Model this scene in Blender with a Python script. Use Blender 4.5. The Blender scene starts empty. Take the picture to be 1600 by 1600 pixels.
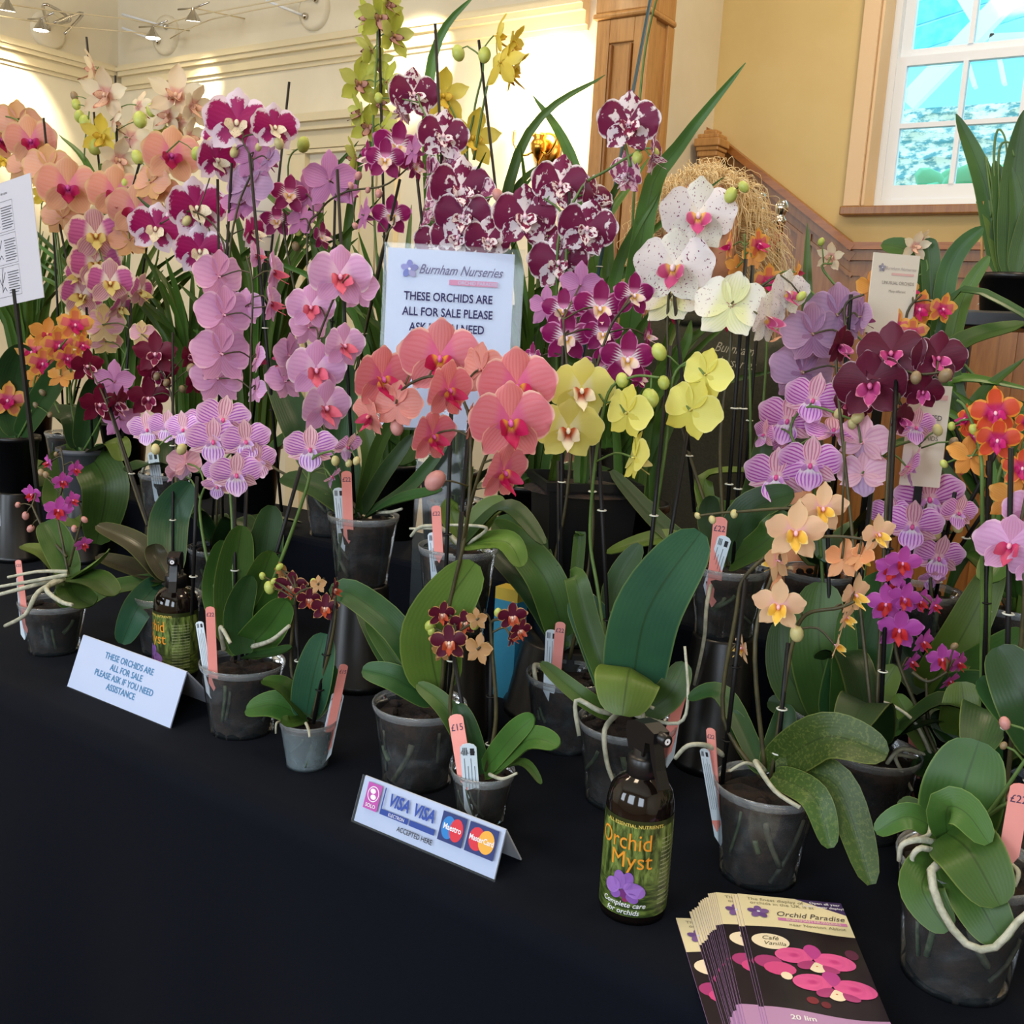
import bpy, bmesh, math, random
from mathutils import Vector, Matrix, noise as mnoise
random.seed(7)
V = Vector; PI = math.pi
S = bpy.context.scene; C = S.collection

# ------------------------------------------------------------------ camera
YAW, PIT, ROL, FPX = math.radians(34), math.radians(10.2), math.radians(3.2), 1600.0
CAM = V((0, 0, 1.35)); ZZ = V((0, 0, 1))
FH = V((-math.sin(YAW), math.cos(YAW), 0)); R0 = V((math.cos(YAW), math.sin(YAW), 0))
FW = FH*math.cos(PIT) - ZZ*math.sin(PIT); U0 = R0.cross(FW)
RT = R0*math.cos(ROL) + U0*math.sin(ROL); UP = U0*math.cos(ROL) - R0*math.sin(ROL)
cd = bpy.data.cameras.new('camera'); cam = bpy.data.objects.new('camera', cd); C.objects.link(cam)
cd.sensor_width = 36; cd.lens = 36*FPX/1600; cd.clip_start = .02
cam.matrix_world = Matrix(((RT.x, UP.x, -FW.x, CAM.x), (RT.y, UP.y, -FW.y, CAM.y), (RT.z, UP.z, -FW.z, CAM.z), (0, 0, 0, 1)))
S.camera = cam
S.view_settings.view_transform = 'Standard'; S.view_settings.look = 'None'
S.view_settings.exposure = 0.22; S.view_settings.gamma = 1; S.view_settings.use_curve_mapping = False
# ------------------------------------------------------------------ world + large lights
W = bpy.data.worlds.new('world'); S.world = W; W.use_nodes = True
bg = W.node_tree.nodes['Background']; bg.inputs[0].default_value = (.46, .84, 1.0, 1); bg.inputs[1].default_value = 3.4
def area(name, loc, aim, sx, sy, power, col):
    l = bpy.data.lights.new(name, 'AREA'); l.shape = 'RECTANGLE'; l.size = sx; l.size_y = sy; l.energy = power; l.color = col
    o = bpy.data.objects.new(name, l); C.objects.link(o); o.location = loc
    o.rotation_euler = (V(aim)-V(loc)).to_track_quat('-Z', 'Y').to_euler(); return o
# daylight at the tall windows of the wall behind the visitor, and warm ceiling fittings
for i, wx in enumerate((-3.3, -1.0, 1.3)):
    area('window_daylight', (wx, -2.42, 1.85), (wx, 2, 1.2), 1.3, 2.0, 66, (.74, .86, 1.0))
for lx, ly in ((-3.2, 1.2), (-1.2, .6), (.6, 1.4)):
    area('ceiling_fitting', (lx, ly, 3.5), (lx, ly, 0), .6, .6, 18, (1, .80, .56))
area('stair_fitting', (-.4, 2.9, 3.5), (-.4, 2.9, 0), .5, .5, 22, (1, .80, .55))

# ------------------------------------------------------------------ pixel -> place helpers (1600 px frame)
def ray(x, y): return FW + RT*((x-800)/FPX) - UP*((y-800)/FPX)
def pY(x, y, Y): d = ray(x, y); return CAM + d*(Y/d.y)
def pZ(x, y, z=.75): d = ray(x, y); return CAM + d*((z-CAM.z)/d.z)
def pX(x, y, X): d = ray(x, y); return CAM + d*(X/d.x)
def dep(p): return (p-CAM).dot(FW)
def toc(p):
    h = V((CAM.x-p.x, CAM.y-p.y, 0)); return h.normalized()
# ------------------------------------------------------------------ materials
def lin(h):
    h = h.lstrip('#'); o = []
    for i in (0, 2, 4):
        c = int(h[i:i+2], 16)/255; o.append(c/12.92 if c <= .04045 else ((c+.055)/1.055)**2.4)
    return (*o, 1)
class NB:
    def __init__(s, name):
        s.m = bpy.data.materials.new(name); s.m.use_nodes = True; s.t = s.m.node_tree; s.t.nodes.clear()
        s.out = s.t.nodes.new('ShaderNodeOutputMaterial')
    def n(s, ty, **k):
        d = s.t.nodes.new('ShaderNode'+ty)
        for a, b in k.items(): setattr(d, a, b)
        return d
    def put(s, sock, v):
        if hasattr(v, 'links'): s.t.links.new(v, sock)
        else: sock.default_value = v
    def ma(s, op, a, b=0.0, c=None):
        d = s.n('Math', operation=op); s.put(d.inputs[0], a); s.put(d.inputs[1], b)
        if c is not None: s.put(d.inputs[2], c)
        return d.outputs[0]
    def ss(s, x, lo, hi, a=0., b=1.):
        d = s.n('MapRange', interpolation_type='SMOOTHSTEP'); s.put(d.inputs[0], x)
        for i, v in enumerate((lo, hi, a, b)): d.inputs[i+1].default_value = v
        return d.outputs[0]
    def mix(s, f, a, b):
        d = s.n('Mix', data_type='RGBA'); s.put(d.inputs[0], f); s.put(d.inputs[6], a); s.put(d.inputs[7], b); return d.outputs[2]
    def noise(s, vec, scale, det=2.0, rough=.5, dist=0.):
        d = s.n('TexNoise'); s.put(d.inputs['Vector'], vec); d.inputs['Scale'].default_value = scale
        d.inputs['Detail'].default_value = det; d.inputs['Roughness'].default_value = rough; d.inputs['Distortion'].default_value = dist
        return d.outputs[0]
    def co(s, which='Object'): return s.n('TexCoord').outputs[which]
    def map(s, vec, sc=(1, 1, 1), loc=(0, 0, 0)):
        d = s.n('Mapping'); s.put(d.inputs[0], vec); d.inputs['Scale'].default_value = sc; d.inputs['Location'].default_value = loc; return d.outputs[0]
    def pbr(s, col, rough=.5, metal=0., spec=.5, bump=None, bs=.2, bd=.01, **kw):
        d = s.n('BsdfPrincipled'); s.put(d.inputs['Base Color'], col); s.put(d.inputs['Roughness'], rough)
        d.inputs['Metallic'].default_value = metal; d.inputs['Specular IOR Level'].default_value = spec
        for k, v in kw.items(): s.put(d.inputs[k.replace('_', ' ')], v)
        if bump is not None:
            b = s.n('Bump'); b.inputs['Strength'].default_value = bs; b.inputs['Distance'].default_value = bd
            s.put(b.inputs['Height'], bump); s.put(d.inputs['Normal'], b.outputs[0])
        return d.outputs[0]
    def end(s, sh): s.t.links.new(sh, s.out.inputs[0]); return s.m
    def mixsh(s, f, a, b):
        d = s.n('MixShader'); s.put(d.inputs[0], f); s.t.links.new(a, d.inputs[1]); s.t.links.new(b, d.inputs[2]); return d.outputs[0]
_mc = {}
def flat(h, rough=.5, metal=0., spec=.5):
    k = (h, rough, metal, spec)
    if k not in _mc:
        b = NB('paint_'+h.lstrip('#')); _mc[k] = b.end(b.pbr(lin(h), rough, metal, spec))
    return _mc[k]
def speck(name, h1, h2, scale=20, rough=.7, bs=.1, **kw):
    b = NB(name); n = b.noise(b.co(), scale, 4, .6)
    return b.end(b.pbr(b.mix(b.ss(n, .35, .65), lin(h1), lin(h2)), rough, bump=n, bs=bs, **kw))
def wood(name, h1, h2, vert=True, rough=.32):
    b = NB(name); o = b.map(b.co(), (14, 14, 1.3) if vert else (1.3, 14, 14))
    g = b.noise(o, 2.2, 5, .6, 1.2); f = b.noise(o, 14, 3, .6)
    c = b.mix(b.ss(g, .3, .7), lin(h1), lin(h2)); c = b.mix(b.ss(f, .5, .8, 0, .35), c, lin('5a3414'))
    return b.end(b.pbr(c, rough, bump=g, bs=.06))
def petal_mat(name, base, edge=None, ew=.86, en=.0, ctr=None, cw=.35, vein=None, nv=9, va=.7, bl=None, bs=5., bt=.5, spots=None, tip=None, trans=.28, ray_=0.):
    b = NB('petal_'+name); uv = b.co('UV'); sp = b.n('SeparateXYZ'); b.t.links.new(uv, sp.inputs[0])
    u = b.ma('MULTIPLY_ADD', sp.outputs[0], 2., -1.); v = sp.outputs[1]; au = b.ma('ABSOLUTE', u)
    rnd = b.n('ObjectInfo').outputs['Random']
    off = b.n('CombineXYZ'); b.put(off.inputs[2], b.ma('MULTIPLY', rnd, 37.)); 
    va_ = b.n('VectorMath', operation='ADD'); b.t.links.new(uv, va_.inputs[0]); b.t.links.new(off.outputs[0], va_.inputs[1]); p = va_.outputs[0]
    col = lin(base); vs = b.ma('SINE', b.ma('MULTIPLY_ADD', u, nv*PI, b.ma('MULTIPLY', b.noise(p, 3.), 3.)))
    if tip: col = b.mix(b.ss(v, .25, .95), col, lin(tip))
    if bl: col = b.mix(b.ss(b.noise(p, bs, 3, .55), bt-.025, bt+.025), col, lin(bl))
    if vein:
        m = b.ma('MULTIPLY', b.ss(vs, -.1, .7), b.ss(v, .98, .7)); col = b.mix(b.ma('MULTIPLY', m, va), col, lin(vein))
    if ctr:
        q = b.ma('ADD', v, b.ma('MULTIPLY', vs, ray_)); col = b.mix(b.ss(q, cw*1.35, cw*.55), col, lin(ctr))
    if spots:
        col = b.mix(b.ma('MULTIPLY', b.ss(b.noise(p, 17., 1, .4), .66, .70), b.ss(v, .08, .2)), col, lin(spots))
    if edge:
        e = b.ma('MAXIMUM', b.ma('MULTIPLY', au, b.ss(v, .1, .4)), b.ma('POWER', v, 1.6))
        if en: e = b.ma('ADD', e, b.ma('MULTIPLY_ADD', b.noise(p, 9., 3, .7), en*2, -en))
        col = b.mix(b.ss(e, ew-.05, ew+.07), col, lin(edge))
    hs = b.n('HueSaturation'); b.put(hs.inputs['Value'], b.ma('MULTIPLY_ADD', rnd, .16, .92)); b.put(hs.inputs['Color'], col); col = hs.outputs[0]
    fine = b.ma('SINE', b.ma('MULTIPLY', u, 55.))
    a = b.pbr(col, .48, spec=.35, bump=fine, bs=.03, bd=.002)
    t = b.n('BsdfTranslucent'); b.put(t.inputs[0], col)
    return b.end(b.mixsh(trans, a, t.outputs[0]))
def leaf_mat(name, h1, h2, mottle=0., rough=.42, under=None):
    b = NB(name); uv = b.co('UV'); sp = b.n('SeparateXYZ'); b.t.links.new(uv, sp.inputs[0])
    u = b.ma('ABSOLUTE', b.ma('MULTIPLY_ADD', sp.outputs[0], 2., -1.)); rnd = b.n('ObjectInfo').outputs['Random']
    n = b.noise(b.co(), 9, 3); c = b.mix(b.ss(n, .3, .7), lin(h1), lin(h2))
    c = b.mix(b.ss(u, .05, .015, 0, .5), c, lin('1d2f10'))
    c = b.mix(b.ss(u, .93, 1.0, 0, .35), c, lin('8fa050'))
    if mottle: c = b.mix(b.ma('MULTIPLY', b.ss(b.noise(b.co(), 260, 2, .7), .52, .6), mottle), c, lin('76863f'))
    hs = b.n('HueSaturation'); b.put(hs.inputs['Value'], b.ma('MULTIPLY_ADD', rnd, .45, .78)); b.put(hs.inputs['Hue'], b.ma('MULTIPLY_ADD', rnd, .03, .485)); b.put(hs.inputs['Color'], c)
    st = b.ma('SINE', b.ma('MULTIPLY', sp.outputs[0], 90.))
    return b.end(b.pbr(hs.outputs[0], rough, spec=.32, bump=st, bs=.04, bd=.002))
def clear_mat(name, h, op, rough=.12, smudge=.25, refl=.8):
    b = NB(name); n = b.noise(b.co(), 22, 4, .65, .6)
    a = b.pbr(lin(h), rough, spec=.6); t = b.n('BsdfTransparent'); g = b.n('BsdfGlossy'); g.inputs['Roughness'].default_value = max(rough, .05); fr = b.n('Fresnel'); fr.inputs[0].default_value = 1.45
    base = b.mixsh(b.ma('MULTIPLY_ADD', b.ss(n, .45, .75), smudge, op), t.outputs[0], a)
    return b.end(b.mixsh(b.ma('MULTIPLY', fr.outputs[0], refl), base, g.outputs[0]))
def emis(name, h, st):
    b = NB(name); e = b.n('Emission'); e.inputs[0].default_value = lin(h); e.inputs[1].default_value = st; return b.end(e.outputs[0])

M = {}
def walls():
    for k, a, c in (('cream', 'd8cfb8', 'ddd5bf'), ('tan', 'cab075', 'cfb67d'), ('peach', 'd8ba92', 'dcbf99'), ('ceil', 'e4dcc8', 'e8e0cf')):
        M[k] = speck('plaster_'+k, a, c, 3, .85, .02)
walls()
M['trim'] = flat('d6c9a8', .5); M['white'] = flat('dce2ea', .4); M['oak'] = wood('oak', 'a87842', 'bd8c52'); M['oakd'] = wood('oak_dark', '85562a', '996a36'); M['oakh'] = wood('oak_rail', '8d5524', 'a5682f', False)
M['floor'] = wood('floor_boards', '6b4726', '7a5430', False, .4)
def cloth():
    b = NB('black_cloth'); o = b.co(); w = b.noise(o, 900, 1); n = b.noise(b.map(o, (1, 1, .3)), 5, 3)
    return b.end(b.pbr(b.mix(n, (.0018, .0031, .0070, 1), (.0027, .0042, .0090, 1)), .9, spec=.10, bump=w, bs=.25, bd=.001, Sheen_Weight=.015, Sheen_Roughness=.5))
M['cloth'] = cloth()
M['blackp'] = flat('0c0c0e', .35); M['stake'] = flat('0d0d0f', .5, 0, .3); M['teal'] = flat('16414e', .5); M['bark'] = speck('bark', '0d0806', '2c1c12', 60, .9, .6)
M['clear'] = clear_mat('clear_plastic', '98a2a6', .05, .07, .14); M['rimp'] = clear_mat('clear_plastic_rim', 'b4bcc0', .30, .10, .2); M['cloudy'] = clear_mat('cloudy_plastic', '8fa0a6', .45, .25, .3); M['greyp'] = flat('55575c', .5)
M['acrylic'] = clear_mat('acrylic', 'cfe4ea', .03, .03, .0, .3)
M['root'] = speck('root', '9a9c88', 'b9b9a6', 90, .75, .3); M['rootg'] = speck('root_green', '3c4f36', '5c6850', 70, .6, .3); M['rooti'] = speck('root_in_pot', '30352a', '5e6252', 50, .6, .3)
M['stem'] = speck('stem', '4c6830', '5c7838', 30, .5, .1); M['stemd'] = speck('stem_dark', '33301c', '4a4526', 30, .5, .1)
M['clip'] = flat('cfd3c8', .35); M['pink'] = speck('pink_tag', 'e98f86', 'ef9c93', 8, .5, .02); M['label'] = flat('d3e2ee', .5); M['ink'] = flat('23252c', .7); M['navy'] = flat('2b2f66', .7)
M['paper'] = flat('b9c6e4', .6); M['paperw'] = flat('dcd4c6', .65); M['brass'] = flat('b98a3a', .22, 1.); M['chrome'] = flat('c9c6c0', .15, 1.); M['redrope'] = speck('red_rope', '8e1420', 'a81c2a', 40, .8)
M['lf'] = leaf_mat('leaf_green', '2c4a1a', '3d5c24'); M['lfd'] = leaf_mat('leaf_deep', '1c3618', '294a22'); M['lfb'] = leaf_mat('leaf_blue', '234a36', '30593c'); M['lfy'] = leaf_mat('leaf_olive', '475f22', '58702a')
M['lfp'] = leaf_mat('leaf_purple', '2b2a1e', '3a3a26', rough=.3); M['lfm'] = leaf_mat('leaf_mottled', '304a1a', '426028', .3); M['strap'] = leaf_mat('leaf_strap', '3c5a22', '506f2b', rough=.4)
M['budg'] = speck('bud_green', 'a3b04e', 'b9c264', 30, .45); M['budy'] = speck('bud_cream', 'b6ad72', 'c9bf88', 30, .45); M['budp'] = speck('bud_rose', 'b9807a', 'c99088', 30, .45); M['budd'] = speck('bud_dark', '7d6a4a', '8f7a5c', 30, .45)
M['skin'] = speck('skin', 'c98f74', 'd39b80', 12, .5, .03); M['hair'] = speck('hair', 'dcb97e', 'f4dfb0', 60, .5, .1); M['shirt'] = speck('shirt', '34352a', '3b3c30', 200, .9, .2)

# ------------------------------------------------------------------ mesh helpers
class MB:
    def __init__(s): s.v = []; s.f = []; s.uv = {}; s.mi = []
    def grid(s, rows, uvs=None, closed=False):
        o = len(s.v); n = len(rows[0])
        for r in rows: s.v += [tuple(p) for p in r]
        for i in range(len(rows)-1):
            for j in range(n if closed else n-1):
                k = (j+1) % n; a = (o+i*n+j, o+i*n+k, o+(i+1)*n+k, o+(i+1)*n+j)
                if uvs: s.uv[len(s.f)] = [uvs[i][j], uvs[i][k], uvs[i+1][k], uvs[i+1][j]]
                s.f.append(a)
        return s
    def face(s, pts): o = len(s.v); s.v += [tuple(p) for p in pts]; s.f.append(tuple(range(o, o+len(pts)))); return s
    def box(s, a, b, M4=None):
        x0, y0, z0 = a; x1, y1, z1 = b; o = len(s.v)
        p = [V((x, y, z)) for z in (z0, z1) for x, y in ((x0, y0), (x1, y0), (x1, y1), (x0, y1))]
        if M4: p = [M4 @ q for q in p]
        s.v += [tuple(q) for q in p]
        s.f += [tuple(o+i for i in f) for f in ((0, 3, 2, 1), (4, 5, 6, 7), (0, 1, 5, 4), (1, 2, 6, 5), (2, 3, 7, 6), (3, 0, 4, 7))]; return s
    def tube(s, pts, r, n=6, cap=True):
        pts = [V(p) for p in pts]; rows = []; m = len(pts); prev = None
        for i, p in enumerate(pts):
            t = (pts[min(i+1, m-1)]-pts[max(i-1, 0)]); t = t.normalized() if t.length > 1e-9 else V((0, 0, 1))
            if prev is None:
                a = t.cross(V((0, 0, 1))); a = a.normalized() if a.length > .05 else V((1, 0, 0))
            else:
                a = prev - t*prev.dot(t); a = a.normalized() if a.length > 1e-6 else prev
            prev = a; b = t.cross(a); rr = r(i/(m-1)) if callable(r) else r
            rows.append([p + a*math.cos(2*PI*k/n)*rr + b*math.sin(2*PI*k/n)*rr for k in range(n)])
        o = len(s.v); s.grid(rows, closed=True)
        if cap: s.f.append(tuple(o+k for k in reversed(range(n)))); s.f.append(tuple(o+(m-1)*n+k for k in range(n)))
        return s
    def lathe(s, prof, c=(0, 0, 0), n=28, cap=(0, 0)):
        c = V(c); o = len(s.v)
        s.grid([[c+V((r*math.cos(2*PI*k/n), r*math.sin(2*PI*k/n), z)) for k in range(n)] for r, z in prof], closed=True)
        if cap[0]: s.f.append(tuple(o+k for k in reversed(range(n))))
        if cap[1]: s.f.append(tuple(o+(len(prof)-1)*n+k for k in range(n)))
        return s
    def ell(s, c, r, M3=None, n=10, m=7):
        rows = []
        for i in range(m+1):
            th = PI*i/m; q = []
            for k in range(n):
                p = V((r[0]*math.sin(th)*math.cos(2*PI*k/n), r[1]*math.sin(th)*math.sin(2*PI*k/n), r[2]*math.cos(th)))
                q.append(V(c)+(M3 @ p if M3 else p))
            rows.append(q)
        return s.grid(rows, closed=True)
    def mesh(s, name, mat=None, smooth=True):
        me = bpy.data.meshes.new(name); me.from_pydata(s.v, [], s.f)
        if s.uv:
            l = me.uv_layers.new(name='UVMap')
            for p in me.polygons:
                for li, uv in zip(p.loop_indices, s.uv.get(p.index, ((0, 0),)*p.loop_total)): l.data[li].uv = uv
        if smooth: me.polygons.foreach_set('use_smooth', [True]*len(me.polygons))
        me.update()
        if mat: me.materials.append(mat)
        return me
    def ob(s, name, mat, parent=None, smooth=True):
        return link(name, s.mesh(name, mat, smooth), parent)
def link(name, data, parent=None, mw=None):
    o = bpy.data.objects.new(name, data); C.objects.link(o)
    if parent is not None:
        o.parent = parent; o.matrix_parent_inverse = Matrix.Translation(-parent.location) if parent.get('_root') else Matrix()
    if mw is not None: o.matrix_basis = mw
    return o
def tag(o, label, cat, group=None):
    o['label'] = label; o['category'] = cat
    if group: o['group'] = group
    return o
def thing(name, label, cat, loc, group=None):
    o = bpy.data.objects.new(name, None); C.objects.link(o); o.location = V(loc); o.empty_display_size = .02; o['_root'] = 1
    return tag(o, label, cat, group)
def struct(o): o['kind'] = 'structure'; return o
def bez(pts, n=10):
    pts = [V(p) for p in pts]
    if len(pts) == 2: return [pts[0].lerp(pts[1], i/n) for i in range(n+1)]
    out = []; m = len(pts)-1
    for i in range(m):
        p0 = pts[max(i-1, 0)]; p1 = pts[i]; p2 = pts[i+1]; p3 = pts[min(i+2, m)]; k = max(2, n//m)
        for j in range(k):
            t = j/k; out.append(.5*((2*p1)+(p2-p0)*t+(2*p0-5*p1+4*p2-p3)*t*t+(3*p1-p0-3*p2+p3)*t**3))
    return out+[pts[-1]]
def bevel(o, w, seg=2):
    b = o.modifiers.new('bevel', 'BEVEL'); b.width = w; b.segments = seg; b.limit_method = 'ANGLE'; return o
def text_mesh(s, size, bold=0., shear=0., align='CENTER', sx=1., ext=0.):
    c = bpy.data.curves.new('lettering', 'FONT'); c.body = s; c.size = size; c.align_x = align; c.offset = bold*size; c.shear = shear; c.resolution_u = 3; c.extrude = ext
    o = bpy.data.objects.new('tmp', c); me = bpy.data.meshes.new_from_object(o); bpy.data.objects.remove(o)
    if sx != 1.:
        for v in me.vertices: v.co.x *= sx
    return me
class Panel:      # a flat sheet: origin, right and up vectors in metres
    def __init__(s, o, r, u): s.o = V(o); s.r = V(r).normalized(); s.u = V(u); s.u = (s.u - s.r*s.u.dot(s.r)).normalized(); s.n = s.r.cross(s.u)
    def p(s, x, y, d=0.): return s.o + s.r*x + s.u*y + s.n*d
    def mat(s, x=0, y=0, d=0.):
        q = s.p(x, y, d); return Matrix(((s.r.x, s.u.x, s.n.x, q.x), (s.r.y, s.u.y, s.n.y, q.y), (s.r.z, s.u.z, s.n.z, q.z), (0, 0, 0, 1)))
    def slab(s, name, x0, y0, x1, y1, t, mat, parent, d=0.):
        return MB().box((x0, y0, d-t), (x1, y1, d), s.mat()).ob(name, mat, parent, False)
    def poly(s, name, pts, d, mat, parent, uv=False):
        mb = MB().face([s.p(x, y, d) for x, y in pts])
        return mb.ob(name, mat, parent, False)
    def text(s, body, x, y, size, mat, parent, d=.0006, name='lettering', **k):
        me = text_mesh(body, size, **k); me.materials.append(mat); me.transform(s.mat(x, y, d)); return link(name, me, parent)
    def bars(s, name, rects, d, mat, parent):
        mb = MB()
        for x0, y0, x1, y1 in rects: mb.face([s.p(x0, y0, d), s.p(x1, y0, d), s.p(x1, y1, d), s.p(x0, y1, d)])
        return mb.ob(name, mat, parent, False)
def oval(cx, cy, rx, ry, n=24, a0=0.): return [(cx+rx*math.cos(2*PI*i/n)*math.cos(a0)-ry*math.sin(2*PI*i/n)*math.sin(a0), cy+rx*math.cos(2*PI*i/n)*math.sin(a0)+ry*math.sin(2*PI*i/n)*math.cos(a0)) for i in range(n)]

# ================================================================== THE ROOM
XL, YB, YW, XR, ZC = -4.73, 3.30, 3.75, 3.0, 3.6
XRET = pY(1031, 150, YB).x
struct(MB().box((XL-.1, -2.6, -.1), (XR+.1, YW+.1, 0)).ob('floor', M['floor'], None, False))
struct(MB().box((XL-.1, -2.6, ZC), (XR+.1, YW+.1, ZC+.1)).ob('ceiling', M['ceil'], None, False))
struct(MB().box((XL-.1, -2.6, 0), (XL, YB, ZC)).ob('wall_left', M['cream'], None, False))
struct(MB().box((XL-.1, YB, 0), (XRET, YW+.1, ZC)).ob('wall_back', M['cream'], None, False))
struct(MB().box((XR, -2.6, 0), (XR+.1, YW, ZC)).ob('wall_right', M['cream'], None, False))
struct(MB().box((XL-.1, -2.6, 0), (XR+.1, -2.5, ZC)).ob('wall_front', M['cream'], None, False))
# window wall with a deep opening
wl = pY(1344, 322, YW); WX0 = wl.x; WZ0 = wl.z; WX1 = WX0+.92; WZ1 = 3.25
ww = MB(); TH = .22
ww.box((XRET, YW, 0), (WX0, YW+TH, ZC)); ww.box((WX1, YW, 0), (XR+.1, YW+TH, ZC)); ww.box((WX0, YW, 0), (WX1, YW+TH, WZ0)); ww.box((WX0, YW, WZ1), (WX1, YW+TH, ZC))
struct(ww.ob('wall_window', M['tan'], None, False))
def cornice(name, mk):
    mb = MB()
    for z0, z1, d in ((2.395, 2.412, .012), (2.412, 2.455, .028), (2.455, 2.475, .05), (2.475, 2.492, .062), (2.492, 2.505, .05)): mk(mb, z0, z1, d)
    return struct(mb.ob(name, M['trim'], None, False))
cornice('trim_1', lambda m, a, b, d: m.box((XL+.062, YB-d, a), (XRET-.3, YB, b)))
cornice('trim_2', lambda m, a, b, d: m.box((XL, -2.4, a), (XL+d, YB, b)))
# window: reveal lining, frame, two sashes, glazing bars, panes, sill
wf = YW+.12
win = struct(MB().box((WX0+.001, wf, WZ0), (WX0+.035, wf+.07, WZ1)).box((WX1-.035, wf, WZ0), (WX1, wf+.07, WZ1)).box((WX0+.035, wf, WZ0), (WX1-.035, wf+.07, WZ0+.035)).ob('window_1', M['white'], None, False))
def wpart(n, a, b, m='white'): return bevel(MB().box(a, b).ob(n, M[m], win, False), .004)
wpart('reveal_lining', (WX0+.0005, YW-.004, WZ0), (WX0+.012, wf, WZ1), 'peach')
wpart('window_sill', (pY(1318, 330, YW).x, YW-.05, WZ0-.035), (WX1+.1, YW-.0005, WZ0-.005), 'oakd')
def arch(n, x0, x1): MB().box((x0, YW-.018, WZ0), (x1, YW, WZ1)).ob(n, M['peach'], win, False)
arch('architrave', WX0-.055, WX0-.0)
gx0, gx1, gz0 = WX0+.0352, WX1-.0352, WZ0+.0352
rows = [gz0+.05]
zmeet = pY(1500, 80, wf).z
sash = [(gz0, zmeet, 0), (zmeet+.001, WZ1-.001, .032)]
for k, (a, b, dy) in enumerate(sash):
    y0 = wf+.005+dy; s_ = MB()
    s_.box((gx0, y0, a), (gx0+.035, y0+.03, b)); s_.box((gx1-.035, y0, a), (gx1, y0+.03, b)); s_.box((gx0+.035, y0+.001, a), (gx1-.035, y0+.029, a+(.05 if k == 0 else .03))); s_.box((gx0+.035, y0+.001, b-.03), (gx1-.035, y0+.029, b))
    so = s_.ob('sash', M['white'], win, False)
    ix0, ix1, iz0, iz1 = gx0+.035, gx1-.035, a+(.05 if k == 0 else .03), b-.03
    nc, nr = 4, 2
    for c in range(1, nc): MB().box((ix0+(ix1-ix0)*c/nc-.008, y0-.004, iz0), (ix0+(ix1-ix0)*c/nc+.008, y0+.03, iz1)).ob('glazing_bar', M['white'], so, False)
    for r in range(1, nr): MB().box((ix0, y0-.002, iz0+(iz1-iz0)*r/nr-.008), (ix1, y0+.028, iz0+(iz1-iz0)*r/nr+.008)).ob('glazing_bar', M['white'], so, False)
    gm = clear_mat('window_glass', 'e8f4f8', .03, .02, .0) if k == 0 else M['glass']; M['glass'] = gm
    for c in range(nc):
        for r in range(nr):
            MB().box((ix0+(ix1-ix0)*c/nc+.008, y0+.012, iz0+(iz1-iz0)*r/nr+.008), (ix0+(ix1-ix0)*(c+1)/nc-.008, y0+.016, iz0+(iz1-iz0)*(r+1)/nr-.008)).ob('pane', gm, so, False)
# outside: pale stone wall, slated lean-to roof and a timber frame seen through the panes
def stone():
    b = NB('pale_stone'); o = b.map(b.co(), (1, 1, 2.2)); v = b.n('TexVoronoi'); b.put(v.inputs['Vector'], o); v.inputs['Scale'].default_value = 7
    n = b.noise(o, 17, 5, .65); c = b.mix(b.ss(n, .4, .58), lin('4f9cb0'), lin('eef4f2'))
    return b.end(b.pbr(c, .9, bump=v.outputs[0], bs=.6, bd=.05))
yo = 5.4; sw = pY(1500, 165, yo).z
tag(MB().box((-3.2, yo, 0), (3.5, yo+.3, sw)).ob('stone_wall', stone(), None, False), 'pale rubble stone wall outside the sash window', 'wall')
rf = thing('lean_to_roof', 'slated lean-to roof with pale rafters outside the window', 'roof', (0, 6.4, 2.4))
a, b_ = pY(1440, 150, 5.6), pY(1640, -60, 5.6)
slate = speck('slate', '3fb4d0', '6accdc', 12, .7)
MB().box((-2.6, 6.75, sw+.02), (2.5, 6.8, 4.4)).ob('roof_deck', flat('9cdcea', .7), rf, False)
for i in range(7):
    p0 = pY(1400, 60-i*40, 6.2+i*.05); p1 = pY(1640, -20-i*40, 6.2+i*.05)
    MB().box((0, 0, -.10), ((p1-p0).length, .02, .02), Matrix.Translation(p0) @ (p1-p0).to_track_quat('X', 'Z').to_matrix().to_4x4()).ob('slate_course', slate, rf, False)
for (q0, q1, w) in (((1415, 160), (1640, -75), .05), ((1490, -30), (1545, 60), .03), ((1545, 62), (1640, 58), .03), ((1560, 90), (1568, 130), .008), ((1510, 95), (1522, 135), .008)):
    yy = 5.7+.12*(w < .04)-.25*(w < .01)+.05*(w < .045); p0 = pY(*q0, yy); p1 = pY(*q1, yy)
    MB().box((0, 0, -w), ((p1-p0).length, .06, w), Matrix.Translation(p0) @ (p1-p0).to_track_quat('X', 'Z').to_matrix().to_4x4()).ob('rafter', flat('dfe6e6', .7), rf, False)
struct(MB().box((XL, YW+TH+.001, -.1), (XR+3, 9, 0)).ob('ground', speck('gravel', '8a8a80', 'a8a89c', 30), None, False))
pl = thing('garden_shrub', 'soft green garden shrub at the foot of the stone wall', 'shrub', (pY(1500, 300, 4.9).x, 4.9, 0))
MB().tube([V((pY(1500, 300, 4.9).x, 4.95, 0)), pY(1500, 330, 4.95)], .02, 7).ob('stem', M['stemd'], pl)
for i in range(14):
    c = pY(1480+random.uniform(-40, 70), 300+random.uniform(-25, 60), 4.9+random.uniform(-.1, .2)); MB().ell(c, (.09, .015, .05), Matrix.Rotation(random.uniform(-1, 1), 3, 'Y'), 8, 5).ob('leaf', flat('5fb08a', .6), pl)
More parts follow.
